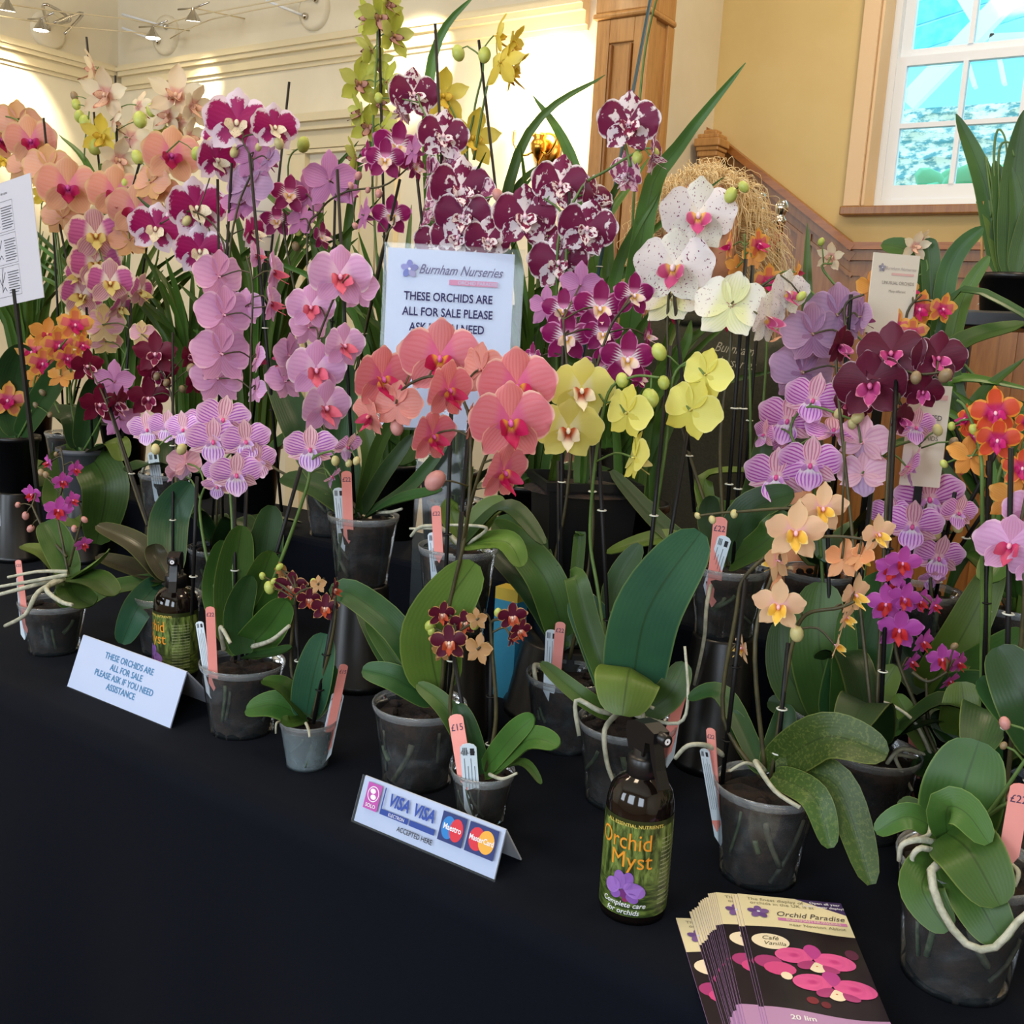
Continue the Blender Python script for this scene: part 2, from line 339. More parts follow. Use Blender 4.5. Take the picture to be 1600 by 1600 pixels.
# wooden pillar
pxl, pxr = pY(917, 280, 3.12).x, pY(995, 280, 3.12).x
pil = thing('oak_pillar', 'tall panelled oak pillar at the end of the cream wall', 'pillar', (pxl, 3.12, 0))
cap_z = pY(940, 32, 3.12).z; py0, py1 = 3.12, YB
def pp(n, a, b, m='oak', bv=.004): return bevel(MB().box(a, b).ob(n, M[m], pil, False), bv)
pp('shaft', (pxl+.004, py0+.012, 0), (pxr-.004, py1, ZC))
w_ = pxr-pxl
for x0, x1 in ((pxl, pxl+.05), (pxr-.05, pxr)): pp('stile', (x0, py0, 0), (x1, py0+.02, cap_z), 'oak', .003)
for z0, z1 in ((cap_z-.075, cap_z), (.0, .25)): pp('rail', (pxl+.05, py0, z0), (pxr-.05, py0+.02, z1), 'oak', .003)
for x0, x1 in ((pxl+.055, pxl+.063), (pxr-.063, pxr-.055)): pp('bead', (x0, py0-.004, .25), (x1, py0+.014, cap_z-.08), 'oakd', .002)
pp('capital', (pxl-.012, py0-.014, cap_z), (pxr+.014, py1, cap_z+.02), 'oak', .008)
pp('capital', (pxl-.004, py0-.006, cap_z+.02), (pxr+.006, py1, ZC), 'oak', .004)
for y0, y1 in ((py0, py0+.045), (py1-.05, py1)): pp('stile', (pxr-.006, y0+.001, 0), (pxr+.006, y1, cap_z), 'oak', .002)
# overdoor + door in the back wall
dx0, dx1 = pY(452, 190, YB).x, pY(640, 170, YB).x; dz = pY(460, 190, YB).z
door = struct(MB().box((dx0+.16, YB-.012, 0), (dx1-.16, YB, dz-.22)).ob('door_1', M['trim'], None, False))
for z0, z1, d, e in ((dz-.02, dz+.012, .075, 0), (dz-.05, dz-.02, .05, .02), (dz-.12, dz-.05, .02, .03), (dz-.142, dz-.128, .035, .02)):
    MB().box((dx0+e, YB-d, z0), (dx1-e, YB, z1)).ob('door_head', M['trim'], door, False)
for x0, x1 in ((dx0+.04, dx0+.13), (dx1-.13, dx1-.04)): MB().box((x0, YB-.03, 0), (x1, YB, dz-.142)).ob('architrave', M['trim'], door, False)
for i in range(2):
    a = dx0+.2+i*(dx1-dx0-.4)/2; MB().box((a+.04, YB-.022, 1.2), (a+(dx1-dx0-.4)/2-.04, YB, dz-.3)).ob('panel', M['trim'], door, False)
# stair panelling on the window wall, newel post
q = [pY(1118, 213, YW), pY(1335, 386, YW), pY(1640, 384, YW)]
q[2] = V((XR, YW, q[1].z)); q[0] = q[0] + (q[0]-q[1])*.05
pan = MB(); top = [(p.x, p.z) for p in q]
def prism(mb, poly, y0, y1):
    a = [V((x, y0, z)) for x, z in poly]; b = [V((x, y1, z)) for x, z in poly]; n = len(poly)
    mb.face(a); mb.face(list(reversed(b)))
    for i in range(n): mb.face([a[i], b[i], b[(i+1) % n], a[(i+1) % n]])
prism(pan, [(max(top[0][0], XRET+.002), 0), (top[2][0], 0), (top[2][0], top[2][1]), top[1], (max(top[0][0], XRET+.002), top[0][1])], YW-.02, YW-.0005)
pano = pan.ob('stair_panelling', M['oakd'], None, False); tag(pano, 'dark oak wall panelling rising with the stairs under the window', 'panelling')
def railpath(off, r0, r1, y0, y1, nm, m):
    mb = MB()
    for (A, B) in ((q[0], q[1]), (q[1], q[2])):
        d = (B-A); L = d.length; mt = Matrix.Translation(A+V((0, 0, off))) @ d.to_track_quat('X', 'Z').to_matrix().to_4x4()
        e = .0015 if A is q[0] else 0.; mb.box((-.012, y0-YW-e, r0), (L+.012, y1-YW-.0002, r1), mt)
    o = mb.ob(nm, m, pano, False)
    return o
railpath(0, -.012, .012, YW-.055, YW-.001, 'dado_cap', M['oakh']); railpath(-.03, -.018, .018, YW-.038, YW-.001, 'dado_moulding', M['oakd']); railpath(-.095, -.006, .006, YW-.028, YW-.001, 'dado_bead', M['oakd'])
for i in range(11):
    x0 = XRET+.14+i*.24; z = q[1].z if x0 > q[1].x else q[0].z+(q[1].z-q[0].z)*(x0-q[0].x)/(q[1].x-q[0].x)
    MB().box((x0, YW-.032, .1), (x0+.05, YW-.018, z-.1)).ob('muntin', M['oakd'], pano, False)
nq = pY(1115, 214, 3.62); nw = .062
npst = thing('newel_post', 'square oak newel post with moulded cap by the cream wall end', 'post', (nq.x, 3.62, 0))
bevel(MB().box((nq.x-nw/2, 3.58, 0), (nq.x+nw/2, 3.58+nw, nq.z-.05)).ob('post_shaft', M['oak'], npst, False), .004)
for k, (z0, z1, e) in enumerate(((-.075, -.055, .008), (-.055, -.04, .012), (-.04, -.012, .018), (-.012, .004, .010), (.004, .02, -.006))):
    bevel(MB().box((nq.x-nw/2-e, 3.58-e, nq.z+z0), (nq.x+nw/2+e, 3.58+nw+e, nq.z+z1)).ob('post_cap', M['oak'], npst, False), .004)
# ------------------------------------------------------------------ cable lights and sconces
LAMP = emis('halogen', 'fff0c8', 30)
def spot(loc, aim, power, ang, blend=.35, col=(1, .86, .58), parent=None):
    l = bpy.data.lights.new('spot', 'SPOT'); l.energy = power; l.spot_size = math.radians(ang); l.spot_blend = blend; l.color = col; l.shadow_soft_size = .03
    o = bpy.data.objects.new('lamp_beam', l); C.objects.link(o); o.location = loc; o.rotation_euler = (V(aim)-V(loc)).to_track_quat('-Z', 'Y').to_euler()
    if parent: o.parent = parent; o.matrix_parent_inverse = Matrix.Translation(-parent.location)
def cable_lamp(p, aim, power, ang, label):
    t = thing('cable_lamp', label, 'lamp', p, 'cable lamps along the wall'); p = V(p); d = (V(aim)-p).normalized(); R = V((d.x*.25, d.y*.25, -1)).to_track_quat('-Z', 'Y').to_matrix().to_4x4()
    m = MB().lathe([(.006, .045), (.010, .03), (.022, .012), (.034, -.008)], n=14); o = m.ob('reflector', M['chrome'], t); o.matrix_basis = Matrix.Translation(p) @ R
    m = MB().lathe([(.001, -.002), (.02, -.003), (.031, -.007)], n=14); o = m.ob('bulb', LAMP, t); o.matrix_basis = Matrix.Translation(p) @ R
    MB().tube([p+V((-.10, 0, .05)), p+V((0, 0, .042)), p+V((.10, 0, .055))], .004, 5).ob('bracket', M['chrome'], t)
    if p.y > 2.8: MB().tube([p+V((0, 0, .045)), V((p.x, YB+.001, p.z+.075))], .003, 5).ob('wall_stem', M['trim'], t)
    if power: spot(p+d*.02, aim, power, ang, parent=t)
lp = pX(12, 14, XL+.28); aim = pX(15, 155, XL); cable_lamp(lp, aim, 60, 50, 'leftmost glowing halogen lamp on the cable run')
lp = pX(64, 45, XL+.22); cable_lamp(lp, lp+V((0, .05, -1)), 3, 70, 'second halogen lamp on the cables by the twisted bracket')
lp = pY(239, 57, YB-.2); cable_lamp(lp, lp+V((.1, .05, -1)), 4, 70, 'halogen lamp beside the round wall bracket in the corner')
lp = pY(302, 30, YB-.28); cable_lamp(lp, pY(318, 150, YB), 36, 30, 'halogen lamp right of the corner above the cornice')
lp = pY(640, -45, YB-.4); cable_lamp(lp, pY(652, 100, YB), 60, 42, 'halogen lamp above the green orchid spike')
lp = pY(880, -60, YB-.4); cable_lamp(lp, pY(850, 150, YB), 40, 46, 'halogen lamp above the brass sconce')
def wire(pts, label):
    t = tag(MB().tube(bez(pts, 8), .0032, 4).ob('light_cable', M['trim'], None), label, 'cable', 'low voltage lighting cables'); return t
wire([pX(-30, 0, XL+.2), pX(92, 18, XL+.2), pY(203, 30, YB-.2), pY(252, 42, YB-.04)], 'upper lighting cable on the left wall')
wire([pX(-30, 20, XL+.2), pX(112, 42, XL+.2), pY(205, 50, YB-.2), pY(250, 58, YB-.04)], 'lower lighting cable on the left wall')
wire([pY(262, 38, YB-.04), pY(300, 25, YB-.2), pY(420, 3, YB-.2), pY(560, -30, YB-.2)], 'upper lighting cable right of the corner')
wire([pY(266, 60, YB-.04), pY(330, 30, YB-.2), pY(470, 2, YB-.2), pY(600, -30, YB-.2)], 'lower lighting cable right of the corner')
for (x, y, r, lb) in ((258, 55, .09, 'round white wall plate holding the cables near the corner'), (490, 14, .085, 'round white wall plate right of the corner')):
    c = pY(x, y, YB-.012); t = thing('cable_bracket', lb, 'bracket', c)
    R = Matrix.Translation(c) @ Matrix.Rotation(PI/2, 4, 'X')
    o = MB().lathe([(.001, .012), (r*.8, .012), (r, .004), (r, -.012)], n=28).ob('wall_plate', M['cream'], t); o.matrix_basis = R
    for k in (-1, 1):
        MB().tube([c+V((k*.03, -.01, k*.03)), c+V((-.16, -.12, k*.03+.05))], .006, 6).ob('arm', M['white'], t); MB().ell(c+V((k*.03, -.02, k*.03)), (.014, .014, .014)).ob('knob', M['chrome'], t)
c = pX(85, 35, XL+.06); t = thing('cable_tensioner', 'tangled silver cable tensioner on the left wall', 'bracket', c)
o = MB().lathe([(.001, .012), (.07, .012), (.085, .004), (.085, -.012)], n=28).ob('wall_plate', M['cream'], t); o.matrix_basis = Matrix.Translation(V((XL+.012, c.y, c.z-.03))) @ Matrix.Rotation(PI/2, 4, 'Y')
MB().tube(bez([V((XL+.02, c.y, c.z-.03)), c+V((.05, -.08, .05)), c+V((.05, .05, .02)), c+V((.06, -.04, -.02)), c+V((.1, .08, .05)), c+V((.08, .0, -.06))], 30), .007, 5).ob('arm', M['chrome'], t)
sc = pY(842, 230, YB-.06); t = thing('wall_sconce', 'brass wall sconce with glowing shade beside the oak pillar', 'sconce', sc)
o = MB().lathe([(.001, .01), (.05, .01), (.062, 0), (.062, -.004)], n=24).ob('backplate', M['brass'], t); o.matrix_basis = Matrix.Translation(V((sc.x, YB-.012, sc.z))) @ Matrix.Rotation(PI/2, 4, 'X')
MB().lathe([(.001, -.07), (.006, -.065), (.004, -.05), (.016, -.035), (.03, -.01), (.032, .012), (.02, .03), (.028, .038), (.018, .05)], sc, 20).ob('body', M['brass'], t)
for k in (-1, 1):
    MB().tube(bez([sc+V((0, 0, 0)), sc+V((k*.05, -.02, -.03)), sc+V((k*.09, -.03, .01)), sc+V((k*.09, -.03, .06))], 12), .0045, 6).ob('arm', M['brass'], t)
    MB().lathe([(.012, .06), (.02, .07), (.024, .10), (.014, .14), (.001, .15)], sc+V((k*.09, -.03, 0)), 14).ob('bulb', emis('sconce_bulb', 'ffe9b8', 16), t)
pl_ = bpy.data.lights.new('sconce_light', 'POINT'); pl_.energy = 14; pl_.color = (1, .82, .5); pl_.shadow_soft_size = .05
po = bpy.data.objects.new('sconce_light', pl_); C.objects.link(po); po.location = sc+V((0, -.06, .12)); po.parent = t; po.matrix_parent_inverse = Matrix.Translation(-t.location)
# ------------------------------------------------------------------ rope barrier
for i, (x, y, Y) in enumerate(((1187, 312, 3.25), (1221, 328, 2.85))):
    c = pY(x, y, Y); t = thing('barrier_post', ['chrome barrier post nearer the person in olive', 'chrome barrier post right of its twin, with hook and red rope'][i], 'post', (c.x, Y, 0))
    MB().lathe([(.001, .028), (.012, .025), (.018, .012), (.018, .0), (.012, -.012), (.010, -.02), (.016, -.026), (.016, -.034), (.011, -.04), (.011, -c.z+.02)], c, 18).ob('pole', M['chrome'], t)
    MB().lathe([(.12, 0), (.12, .012), (.02, .025)], (c.x, Y, 0), 28, (1, 0)).ob('base', M['chrome'], t)
    MB().tube(bez([c+V((-.012, -.01, -.03)), c+V((-.03, -.015, -.05)), c+V((-.03, -.015, -.075))], 6), .005, 6).ob('hook', M['chrome'], t)
a = pY(1213, 362, 2.80); tag(MB().tube(bez([a, a+V((-.03, -.01, -.10)), a+V((-.06, -.02, -.28)), a+V((-.05, -.05, -.5)), a+V((.05, -.15, -.62))], 14), .02, 10).ob('barrier_rope', M['redrope'], None), 'thick red rope hanging from the chrome barrier hook', 'rope')
# ================================================================== TABLE + RISERS
TZ = .75
def cloth_box(x0, x1, y0, y1, zt, r, label, name, folds=.0):
    mb = MB(); prof = [(y1, 0.0), (y1, zt-.001), (y1-.001, zt)]; N = 90; rows = []
    sec = [(y0+r+(y1-y0-r)*k/6, zt) for k in range(6, -1, -1)] + [(y0+r-r*math.sin(a*PI/16), zt-r+r*math.cos(a*PI/16)) for a in range(1, 9)] + [(y0, zt-r-(zt-r)*k/8) for k in range(1, 9)]
    sec = [(y1, .002)]+sec
    for i in range(N+1):
        x = x0+(x1-x0)*i/N; row = []
        for (y, z) in sec:
            k = max(0, (zt-.05-z)/zt) if y < y0+.001 else 0
            row.append(V((x, y-folds*k*(math.sin(x*7.3)+.6*math.sin(x*17+1)+1.6), max(z, .002))))
        rows.append(row)
    mb.grid(rows); n = len(sec)
    mb.f.append(tuple(range(n))); mb.f.append(tuple(N*n+k for k in reversed(range(n))))
    return tag(mb.ob(name, M['cloth'], None), label, 'tablecloth')
cloth_box(-3.4, .75, .815, 1.72, TZ, .03, 'black cloth draped over the long sales table and down its front', 'tablecloth', .03)
rz = .90
tag(bevel(MB().box((-3.2, 1.47, TZ), (.5, 1.71, rz)).ob('display_riser', M['cloth'], None, False), .01), 'black covered step along the back of the table', 'riser')

# ================================================================== ORCHIDS
def tepal(ang, L, Wd, a, b, cup, side, wav=0., nu=6, nv=7, base=.03, tw=0., fwd=0.):
    mx = (a/(a+b))**a*(b/(a+b))**b; rows = []; uvs = []; ca, sa = math.cos(ang), math.sin(ang)
    for i in range(nv+1):
        v = i/nv; vv = min(max(v, .015), .985); hw = Wd*(vv**a)*((1-vv)**b)/mx; r = []; q = []
        for j in range(nu+1):
            u = -1+2*j/nu; x = u*hw; z = base + v*L*(1-.10*u*u*(v > .6)) ; y = -cup*v*v*L - side*u*u*hw - fwd*v*L + .05*math.exp(-(u*3.2)**2)*v*(1-v)*L + wav*math.sin(u*5+v*4+ang*3)*v*.5 + tw*u*hw
            r.append(V((x*ca+z*sa, y, -x*sa+z*ca))); q.append((j/nu, v))
        rows.append(r); uvs.append(q)
    return rows, uvs
def tmesh(mat, *specs):
    mb = MB()
    for sp in specs: mb.grid(*tepal(**sp))
    return mb.mesh('tepal', mat)
R_ = math.radians
SH = {
 'phal': dict(pet=dict(L=.50, Wd=.31, a=.48, b=.36, cup=.14, side=-.22, wav=.02), pa=76, dor=dict(L=.47, Wd=.19, a=.5, b=.42, cup=.02, side=-.25), lat=dict(L=.47, Wd=.18, a=.5, b=.50, cup=-.03, side=.1), la=143),
 'wide': dict(pet=dict(L=.50, Wd=.26, a=.50, b=.34, cup=.05, side=-.22, wav=.022), pa=68, dor=dict(L=.46, Wd=.14, a=.55, b=.5, cup=.02, side=.1), lat=dict(L=.42, Wd=.13, a=.55, b=.55, cup=-.1, side=.1), la=118),
 'star': dict(pet=dict(L=.49, Wd=.21, a=.55, b=.42, cup=.06, side=-.22, wav=.014), pa=72, dor=dict(L=.50, Wd=.155, a=.6, b=.5, cup=.03, side=.12), lat=dict(L=.48, Wd=.155, a=.6, b=.55, cup=-.02, side=.1), la=142),
 'cymb': dict(pet=dict(L=.52, Wd=.155, a=.6, b=.52, cup=.25, side=.15), pa=68, dor=dict(L=.52, Wd=.17, a=.6, b=.5, cup=.38, side=.2), lat=dict(L=.52, Wd=.165, a=.6, b=.52, cup=.18, side=.15), la=136),
}
LIPS = {
 'phal': lambda m: tmesh(m, dict(ang=PI, L=.26, Wd=.10, a=.6, b=.7, cup=.9, side=-.5, base=.0, fwd=.35), dict(ang=R_(115), L=.17, Wd=.095, a=.5, b=.4, cup=.8, side=-.7, base=.01, fwd=.9), dict(ang=-R_(115), L=.17, Wd=.095, a=.5, b=.4, cup=.8, side=-.7, base=.01, fwd=.9)),
 'wide': lambda m: tmesh(m, dict(ang=PI, L=.36, Wd=.21, a=.55, b=.42, cup=.15, side=-.1, base=.0, fwd=.45, wav=.03), dict(ang=R_(105), L=.14, Wd=.05, a=.6, b=.5, cup=.3, side=-.4, base=.01, fwd=.7), dict(ang=-R_(105), L=.14, Wd=.05, a=.6, b=.5, cup=.3, side=-.4, base=.01, fwd=.7)),
 'cymb': lambda m: tmesh(m, dict(ang=PI, L=.30, Wd=.11, a=.45, b=.4, cup=1.0, side=-.9, base=.0, fwd=.5, wav=.03), dict(ang=R_(100), L=.16, Wd=.09, a=.5, b=.4, cup=.3, side=-1., base=.0, fwd=1.1), dict(ang=-R_(100), L=.16, Wd=.09, a=.5, b=.4, cup=.3, side=-1., base=.0, fwd=1.1)),
}
LIPS['star'] = LIPS['phal']
pm = petal_mat
def lipm(n, base, ctr='c8306a', vein=None, **k): return pm('lip_'+n, base, ctr=ctr, cw=.35, vein=vein, nv=5, trans=.15, **k)
KD = {}
def kind(k, shape, pet, sep, lip, col):
    s = SH[shape]; var = []
    cm = flat(col, .4)
    for q in range(2):
        j = lambda d, a: dict(d, ang=a, cup=d['cup']+random.uniform(-.05, .05), L=d['L']*random.uniform(.96, 1.04), wav=d.get('wav', 0)*random.uniform(.6, 1.6))
        parts = [('sepal', tmesh(sep, j(s['dor'], 0.))), ('sepal', tmesh(sep, j(s['lat'], R_(s['la'])))), ('sepal', tmesh(sep, j(s['lat'], -R_(s['la']-3)))),
                 ('petal', tmesh(pet, j(s['pet'], R_(s['pa'])))), ('petal', tmesh(pet, j(s['pet'], -R_(s['pa']+2)))), ('lip', LIPS[shape](lip))]
        for n_, me in parts:      # petals sit in front of the sepals
            dy = -.012 if n_ == 'petal' else (-.02 if n_ == 'lip' else 0.)
            for v in me.vertices: v.co.y += dy
        mb = MB().ell((0, -.055, .0), (.036, .06, .045), Matrix.Rotation(.5, 3, 'X'), 8, 6); mb.tube([V((0, .0, 0)), V((0, .07, -.01))], .018, 6)
        var.append((mb.mesh('column', cm), parts))
    KD[k] = var
kind('coral', 'phal', pm('coral', 'e08290', edge='f4c4b8', ew=.9, ctr='df6a98', cw=.3, vein='dc6f7c', va=.45, nv=9), pm('coral_s', 'e0868a', edge='f0b4a4', ew=.9, vein='d86e70', va=.5), lipm('coral', 'b5114f', 'e0a03a'), 'cf58a0')
kind('coralb', 'phal', pm('coral_b', 'e0968c', edge='f0ac9a', ew=.9, vein='db7468', va=.35), pm('coral_bs', 'e09488', vein='d97a6c', va=.3), lipm('coralb', 'c03a60'), 'd98a80')
kind('pink', 'phal', pm('pink', 'e2b0de', edge='f6e0ee', ew=.88, ctr='eecae4', cw=.3, vein='d092ca', va=.4, nv=8), pm('pink_s', 'e4aad6', edge='f2c4da', ew=.9, vein='d888bb', va=.4), lipm('pink', 'd8667e', 'a83a4a'), 'e0a0c0')
kind('pinkb', 'phal', pm('pink_b', 'e2aeda', edge='efc6e0', ew=.88, vein='cf8dc4', va=.35, nv=7), pm('pink_bs', 'e4a8d0', edge='efc4da', ew=.9, vein='d489b4', va=.45), lipm('pinkb', 'c84a70'), 'e2a8bc')
kind('stripe', 'wide', pm('stripe', 'efc4ea', edge='f6e2f0', ew=.95, vein='ae4cc4', nv=9, va=.9, ctr='f4c8d4', cw=.16), pm('stripe_s', 'f3cfd8', vein='c0648f', nv=5, va=.75), pm('stripe_l', 'e6cdf0', ctr='f6f0f6', cw=.3, vein='9a48c4', nv=7, va=.85), 'd8518f')
kind('stripev', 'wide', pm('stripev', 'eeb8e8', edge='f6ddee', ew=.93, vein='b83cb4', nv=9, va=.92, ctr='f4c8d4', cw=.16), pm('stripev_s', 'f3c6d4', vein='c95a90', nv=5, va=.75), pm('stripev_l', 'e4b8ec', ctr='f6f0f6', cw=.3, vein='a83cc0', nv=7, va=.85), 'd04a90')
kind('stripeb', 'wide', pm('stripe_b', 'edc0d6', edge='f4dbe6', ew=.92, vein='d992bf', nv=6, va=.5), pm('stripe_bs', 'efc0cf', vein='dd9ab8', nv=4, va=.5), pm('stripe_bl', 'ddc0e6', vein='b98cd0', nv=5, va=.5), 'e6b0b8')
kind('magwhite', 'phal', pm('magwhite', '9c0f5e', edge='ecd9ea', ew=.74, en=.26, vein='a8206c', va=.4), pm('magwhite_s', 'a3256c', edge='eadaea', ew=.52, en=.3), pm('magwhite_l', 'e9dfc6', spots='7a1238', ctr='9c3050', cw=.25, trans=.15), 'e6dfc8')
kind('harl', 'phal', pm('harl', '751a48', edge='efe6ec', ew=.88, en=.10, bl='ece0e8', bs=2.6, bt=.645), pm('harl_s', 'efe4ea', bl='7d1a4a', bs=3., bt=.50), pm('harl_l', 'f0e8ec', bl='7a1040', bs=3, bt=.52, trans=.15), 'e9c9d8')
kind('harlb', 'phal', pm('harlb', 'e3c9d4', bl='8f3d68', bs=2.5, bt=.46, edge='efe6ec', ew=.9), pm('harlb_s', 'dcb8c8', bl='9c4c74', bs=3., bt=.5), pm('harlb_l', 'f0e8ec', bl='8a3060', bs=6, bt=.5), 'd9b9c8')
kind('magstar', 'star', pm('magstar', '8e1160', edge='dd8fc4', ew=.88, ctr='f2e4ee', cw=.34, ray_=.1, nv=8), pm('magstar_s', '8c165c', edge='d68abc', ew=.9, ctr='d890b8', cw=.25), pm('magstar_l', 'efdccb', ctr='e0b45a', cw=.4, edge='e6b0d0', ew=.8, trans=.15), 'efd9e4')
kind('mauve', 'star', pm('mauve', 'c07fb0', edge='cf8fbc', ew=.9, vein='a65a96', va=.4), pm('mauve_s', 'be7aac', edge='cf8fbc', ew=.9, vein='a4568f', va=.4), lipm('mauve', 'c060a0'), 'c48aa8')
kind('yellow', 'phal', pm('yellow', 'ece47c', ctr='f0eab0', cw=.3, edge='efe898', ew=.93), pm('yellow_s', 'e8de70', tip='ece484'), pm('yellow_l', 'efe9d2', ctr='b5502a', cw=.5, trans=.15), 'f2ecd8')
kind('yellowb', 'phal', pm('yellow_b', 'eae67c', edge='eeea92', ew=.9), pm('yellow_bs', 'e2da64'), lipm('yellowb', 'e6d890', 'd0b040'), 'd8cf70')
kind('peach', 'phal', pm('peach', 'dc9a8c', edge='dcb690', ew=.84, ctr='db7f98', cw=.3, vein='da8c78', va=.35), pm('peach_s', 'd9a484', edge='dcb68a', ew=.85, vein='d98860', va=.3), lipm('peach', '9c0f48', 'b03a80'), 'b84a98')
kind('peachb', 'phal', pm('peach_b', 'dca890', edge='d4b07e', ew=.85, vein='dc9878', va=.3), pm('peach_bs', 'd0a070', edge='d8b06a', ew=.85), lipm('peachb', 'a83a50'), 'd9a07a')
kind('bicol', 'phal', pm('bicol', 'c667a6', edge='efdcc8', ew=.76, en=.14, ctr='f0e4dc', cw=.3, vein='a83a84', va=.5), pm('bicol_s', 'dcb0b4', vein='b05a90', va=.6, edge='e6d8b0', ew=.85), pm('bicol_l', 'e6d88a', ctr='b06a30', cw=.35), 'e6d890')
kind('bicolb', 'phal', pm('bicol_b', 'd6a0ac', edge='dccaa0', ew=.85, vein='c087a0', va=.4), pm('bicol_bs', 'cfb47a', edge='d9c68e', ew=.85, vein='b98a6a', va=.3), pm('bicol_bl', 'e6d88a'), 'cfb890')
kind('orange', 'star', pm('orange', 'dc7070', edge='e6ac5a', ew=.55, ctr='c8306e', cw=.3), pm('orange_s', 'db7a52', edge='e6a648', ew=.6, ctr='c8407a', cw=.25), lipm('orange', 'c01c66', 'd04890'), 'f0b8cc')
kind('orangev', 'star', pm('orangev', 'd9563a', edge='e8983c', ew=.78, ctr='c01f6c', cw=.36), pm('orangev_s', 'd8522f', edge='e6963c', ew=.8, ctr='c02060', cw=.3), lipm('orangev', 'b8206e', 'd04890'), 'f0c0cc')
kind('orangeb', 'star', pm('orange_b', 'e0a04e', edge='e4ac56', ew=.8, vein='cf8040', va=.3), pm('orange_bs', 'dd9a48', vein='cf7a50', va=.4), lipm('orangeb', 'c04060'), 'e0b070')
kind('maroon', 'star', pm('maroon', '6c0f30', edge='8a2a4a', ew=.93, vein='581028', va=.4), pm('maroon_s', '6e1232', edge='8a2a4a', ew=.93), pm('maroon_l', '7a1040', edge='e6b8c0', ew=.75, ctr='e0a8b8', cw=.2, trans=.1), 'e9b8cc')
kind('maroonw', 'phal', pm('maroonw', '5e1230', edge='e6cdd6', ew=.965, en=.02, vein='4c0e26', va=.3), pm('maroonw_s', '641634', edge='dcb8c6', ew=.965, en=.02), lipm('maroonw', 'c04a8e', '7a1040', edge='e690b8', ew=.8), 'c86a9a')
kind('brass', 'star', pm('brass', '5c1430', edge='dcaa74', ew=.85), pm('brass_s', '64203a', edge='d8a66e', ew=.84), pm('brass_l', 'b04a2a', ctr='e6b8a0', cw=.4, trans=.1), 'efd9cf')
kind('brassb', 'star', pm('brass_b', 'b98c58', edge='cfa468', ew=.85, vein='a5764c', va=.4), pm('brass_bs', 'bb9060', vein='a5764c', va=.3), lipm('brassb', 'a05a40'), 'b9a05a')
kind('white', 'phal', pm('white', 'e9e2e4', spots='7a3058', ctr='efe8dc', cw=.2, trans=.3), pm('white_s', 'e9e6e0', spots='8a4a68', tip='e6e4d8'), pm('white_l', 'c04a80', ctr='e0b058', cw=.35, edge='d890b0', ew=.85, trans=.12), 'e6d0d8')
kind('whiteb', 'phal', pm('white_b', 'e9e8e0', spots='b8a8a8', ctr='dfe2b0', cw=.4), pm('white_bs', 'dfe3b4', vein='cfd690', va=.5, tip='e9e9d8'), lipm('whiteb', 'c02858'), 'dfe0b0')
kind('apricot', 'star', pm('apricot', 'eec4a0', edge='f0d0a2', ew=.9, ctr='efb6b4', cw=.3), pm('apricot_s', 'eec8a0', edge='f0d2a4', ew=.9), pm('apricot_l', 'eec04a', ctr='d88a40', cw=.3, edge='efd890', ew=.8, trans=.15), 'efb8c8')
kind('apricotb', 'star', pm('apricot_b', 'e39c6c', edge='ecb884', ew=.88, vein='dc8c62', va=.3), pm('apricot_bs', 'e4a878', vein='dc9468', va=.3), pm('apricot_bl', 'eec860'), 'e8b08a')
kind('minimag', 'star', pm('minimag', 'c456b8', edge='d884cc', ew=.9), pm('minimag_s', 'bf50ae', edge='d47ec6', ew=.9), lipm('minimag', 'b0242c', 'c83a3a'), 'e29ad0')
kind('minimagb', 'star', pm('minimag_b', 'd0609c', edge='dc84ac', ew=.9), pm('minimag_bs', 'cc5a94'), lipm('minimagb', 'b83038'), 'e6d0b0')
kind('cymgreen', 'cymb', pm('cymgreen', 'bcc266', tip='c8ce78', trans=.35), pm('cymgreen_s', 'adb548', tip='bfc65c', trans=.35), pm('cymgreen_l', 'b98a80', edge='5a1a24', ew=.75, trans=.1), 'a8804a')
kind('cymyel', 'cymb', pm('cymyel', 'dccb58', tip='dfd06a', trans=.35), pm('cymyel_s', 'd8c44e', trans=.35), pm('cymyel_l', 'dcc04a', spots='a8501e', edge='c88a3a', ew=.8, trans=.1), 'd0b040')
kind('cymcream', 'cymb', pm('cymcream', 'dfd2b8', ctr='d6a89c', cw=.25, tip='e4dcc4', trans=.35), pm('cymcream_s', 'dccbb0', ctr='d09c90', cw=.25, trans=.35), pm('cymcream_l', 'dcb49c', spots='8a3a3a', edge='b06a5a', ew=.8, trans=.1), 'd8b8a0')
kind('mauvelt', 'phal', pm('mauvelt', 'b592b8', edge='cfa8c8', ew=.92, vein='9c7aa4', va=.35), pm('mauvelt_s', 'a478a0', edge='c49ac0', ew=.93, vein='8a5a84', va=.45, tip='ac84a4'), lipm('mauvelt', 'b05a8a'), 'a88a78')

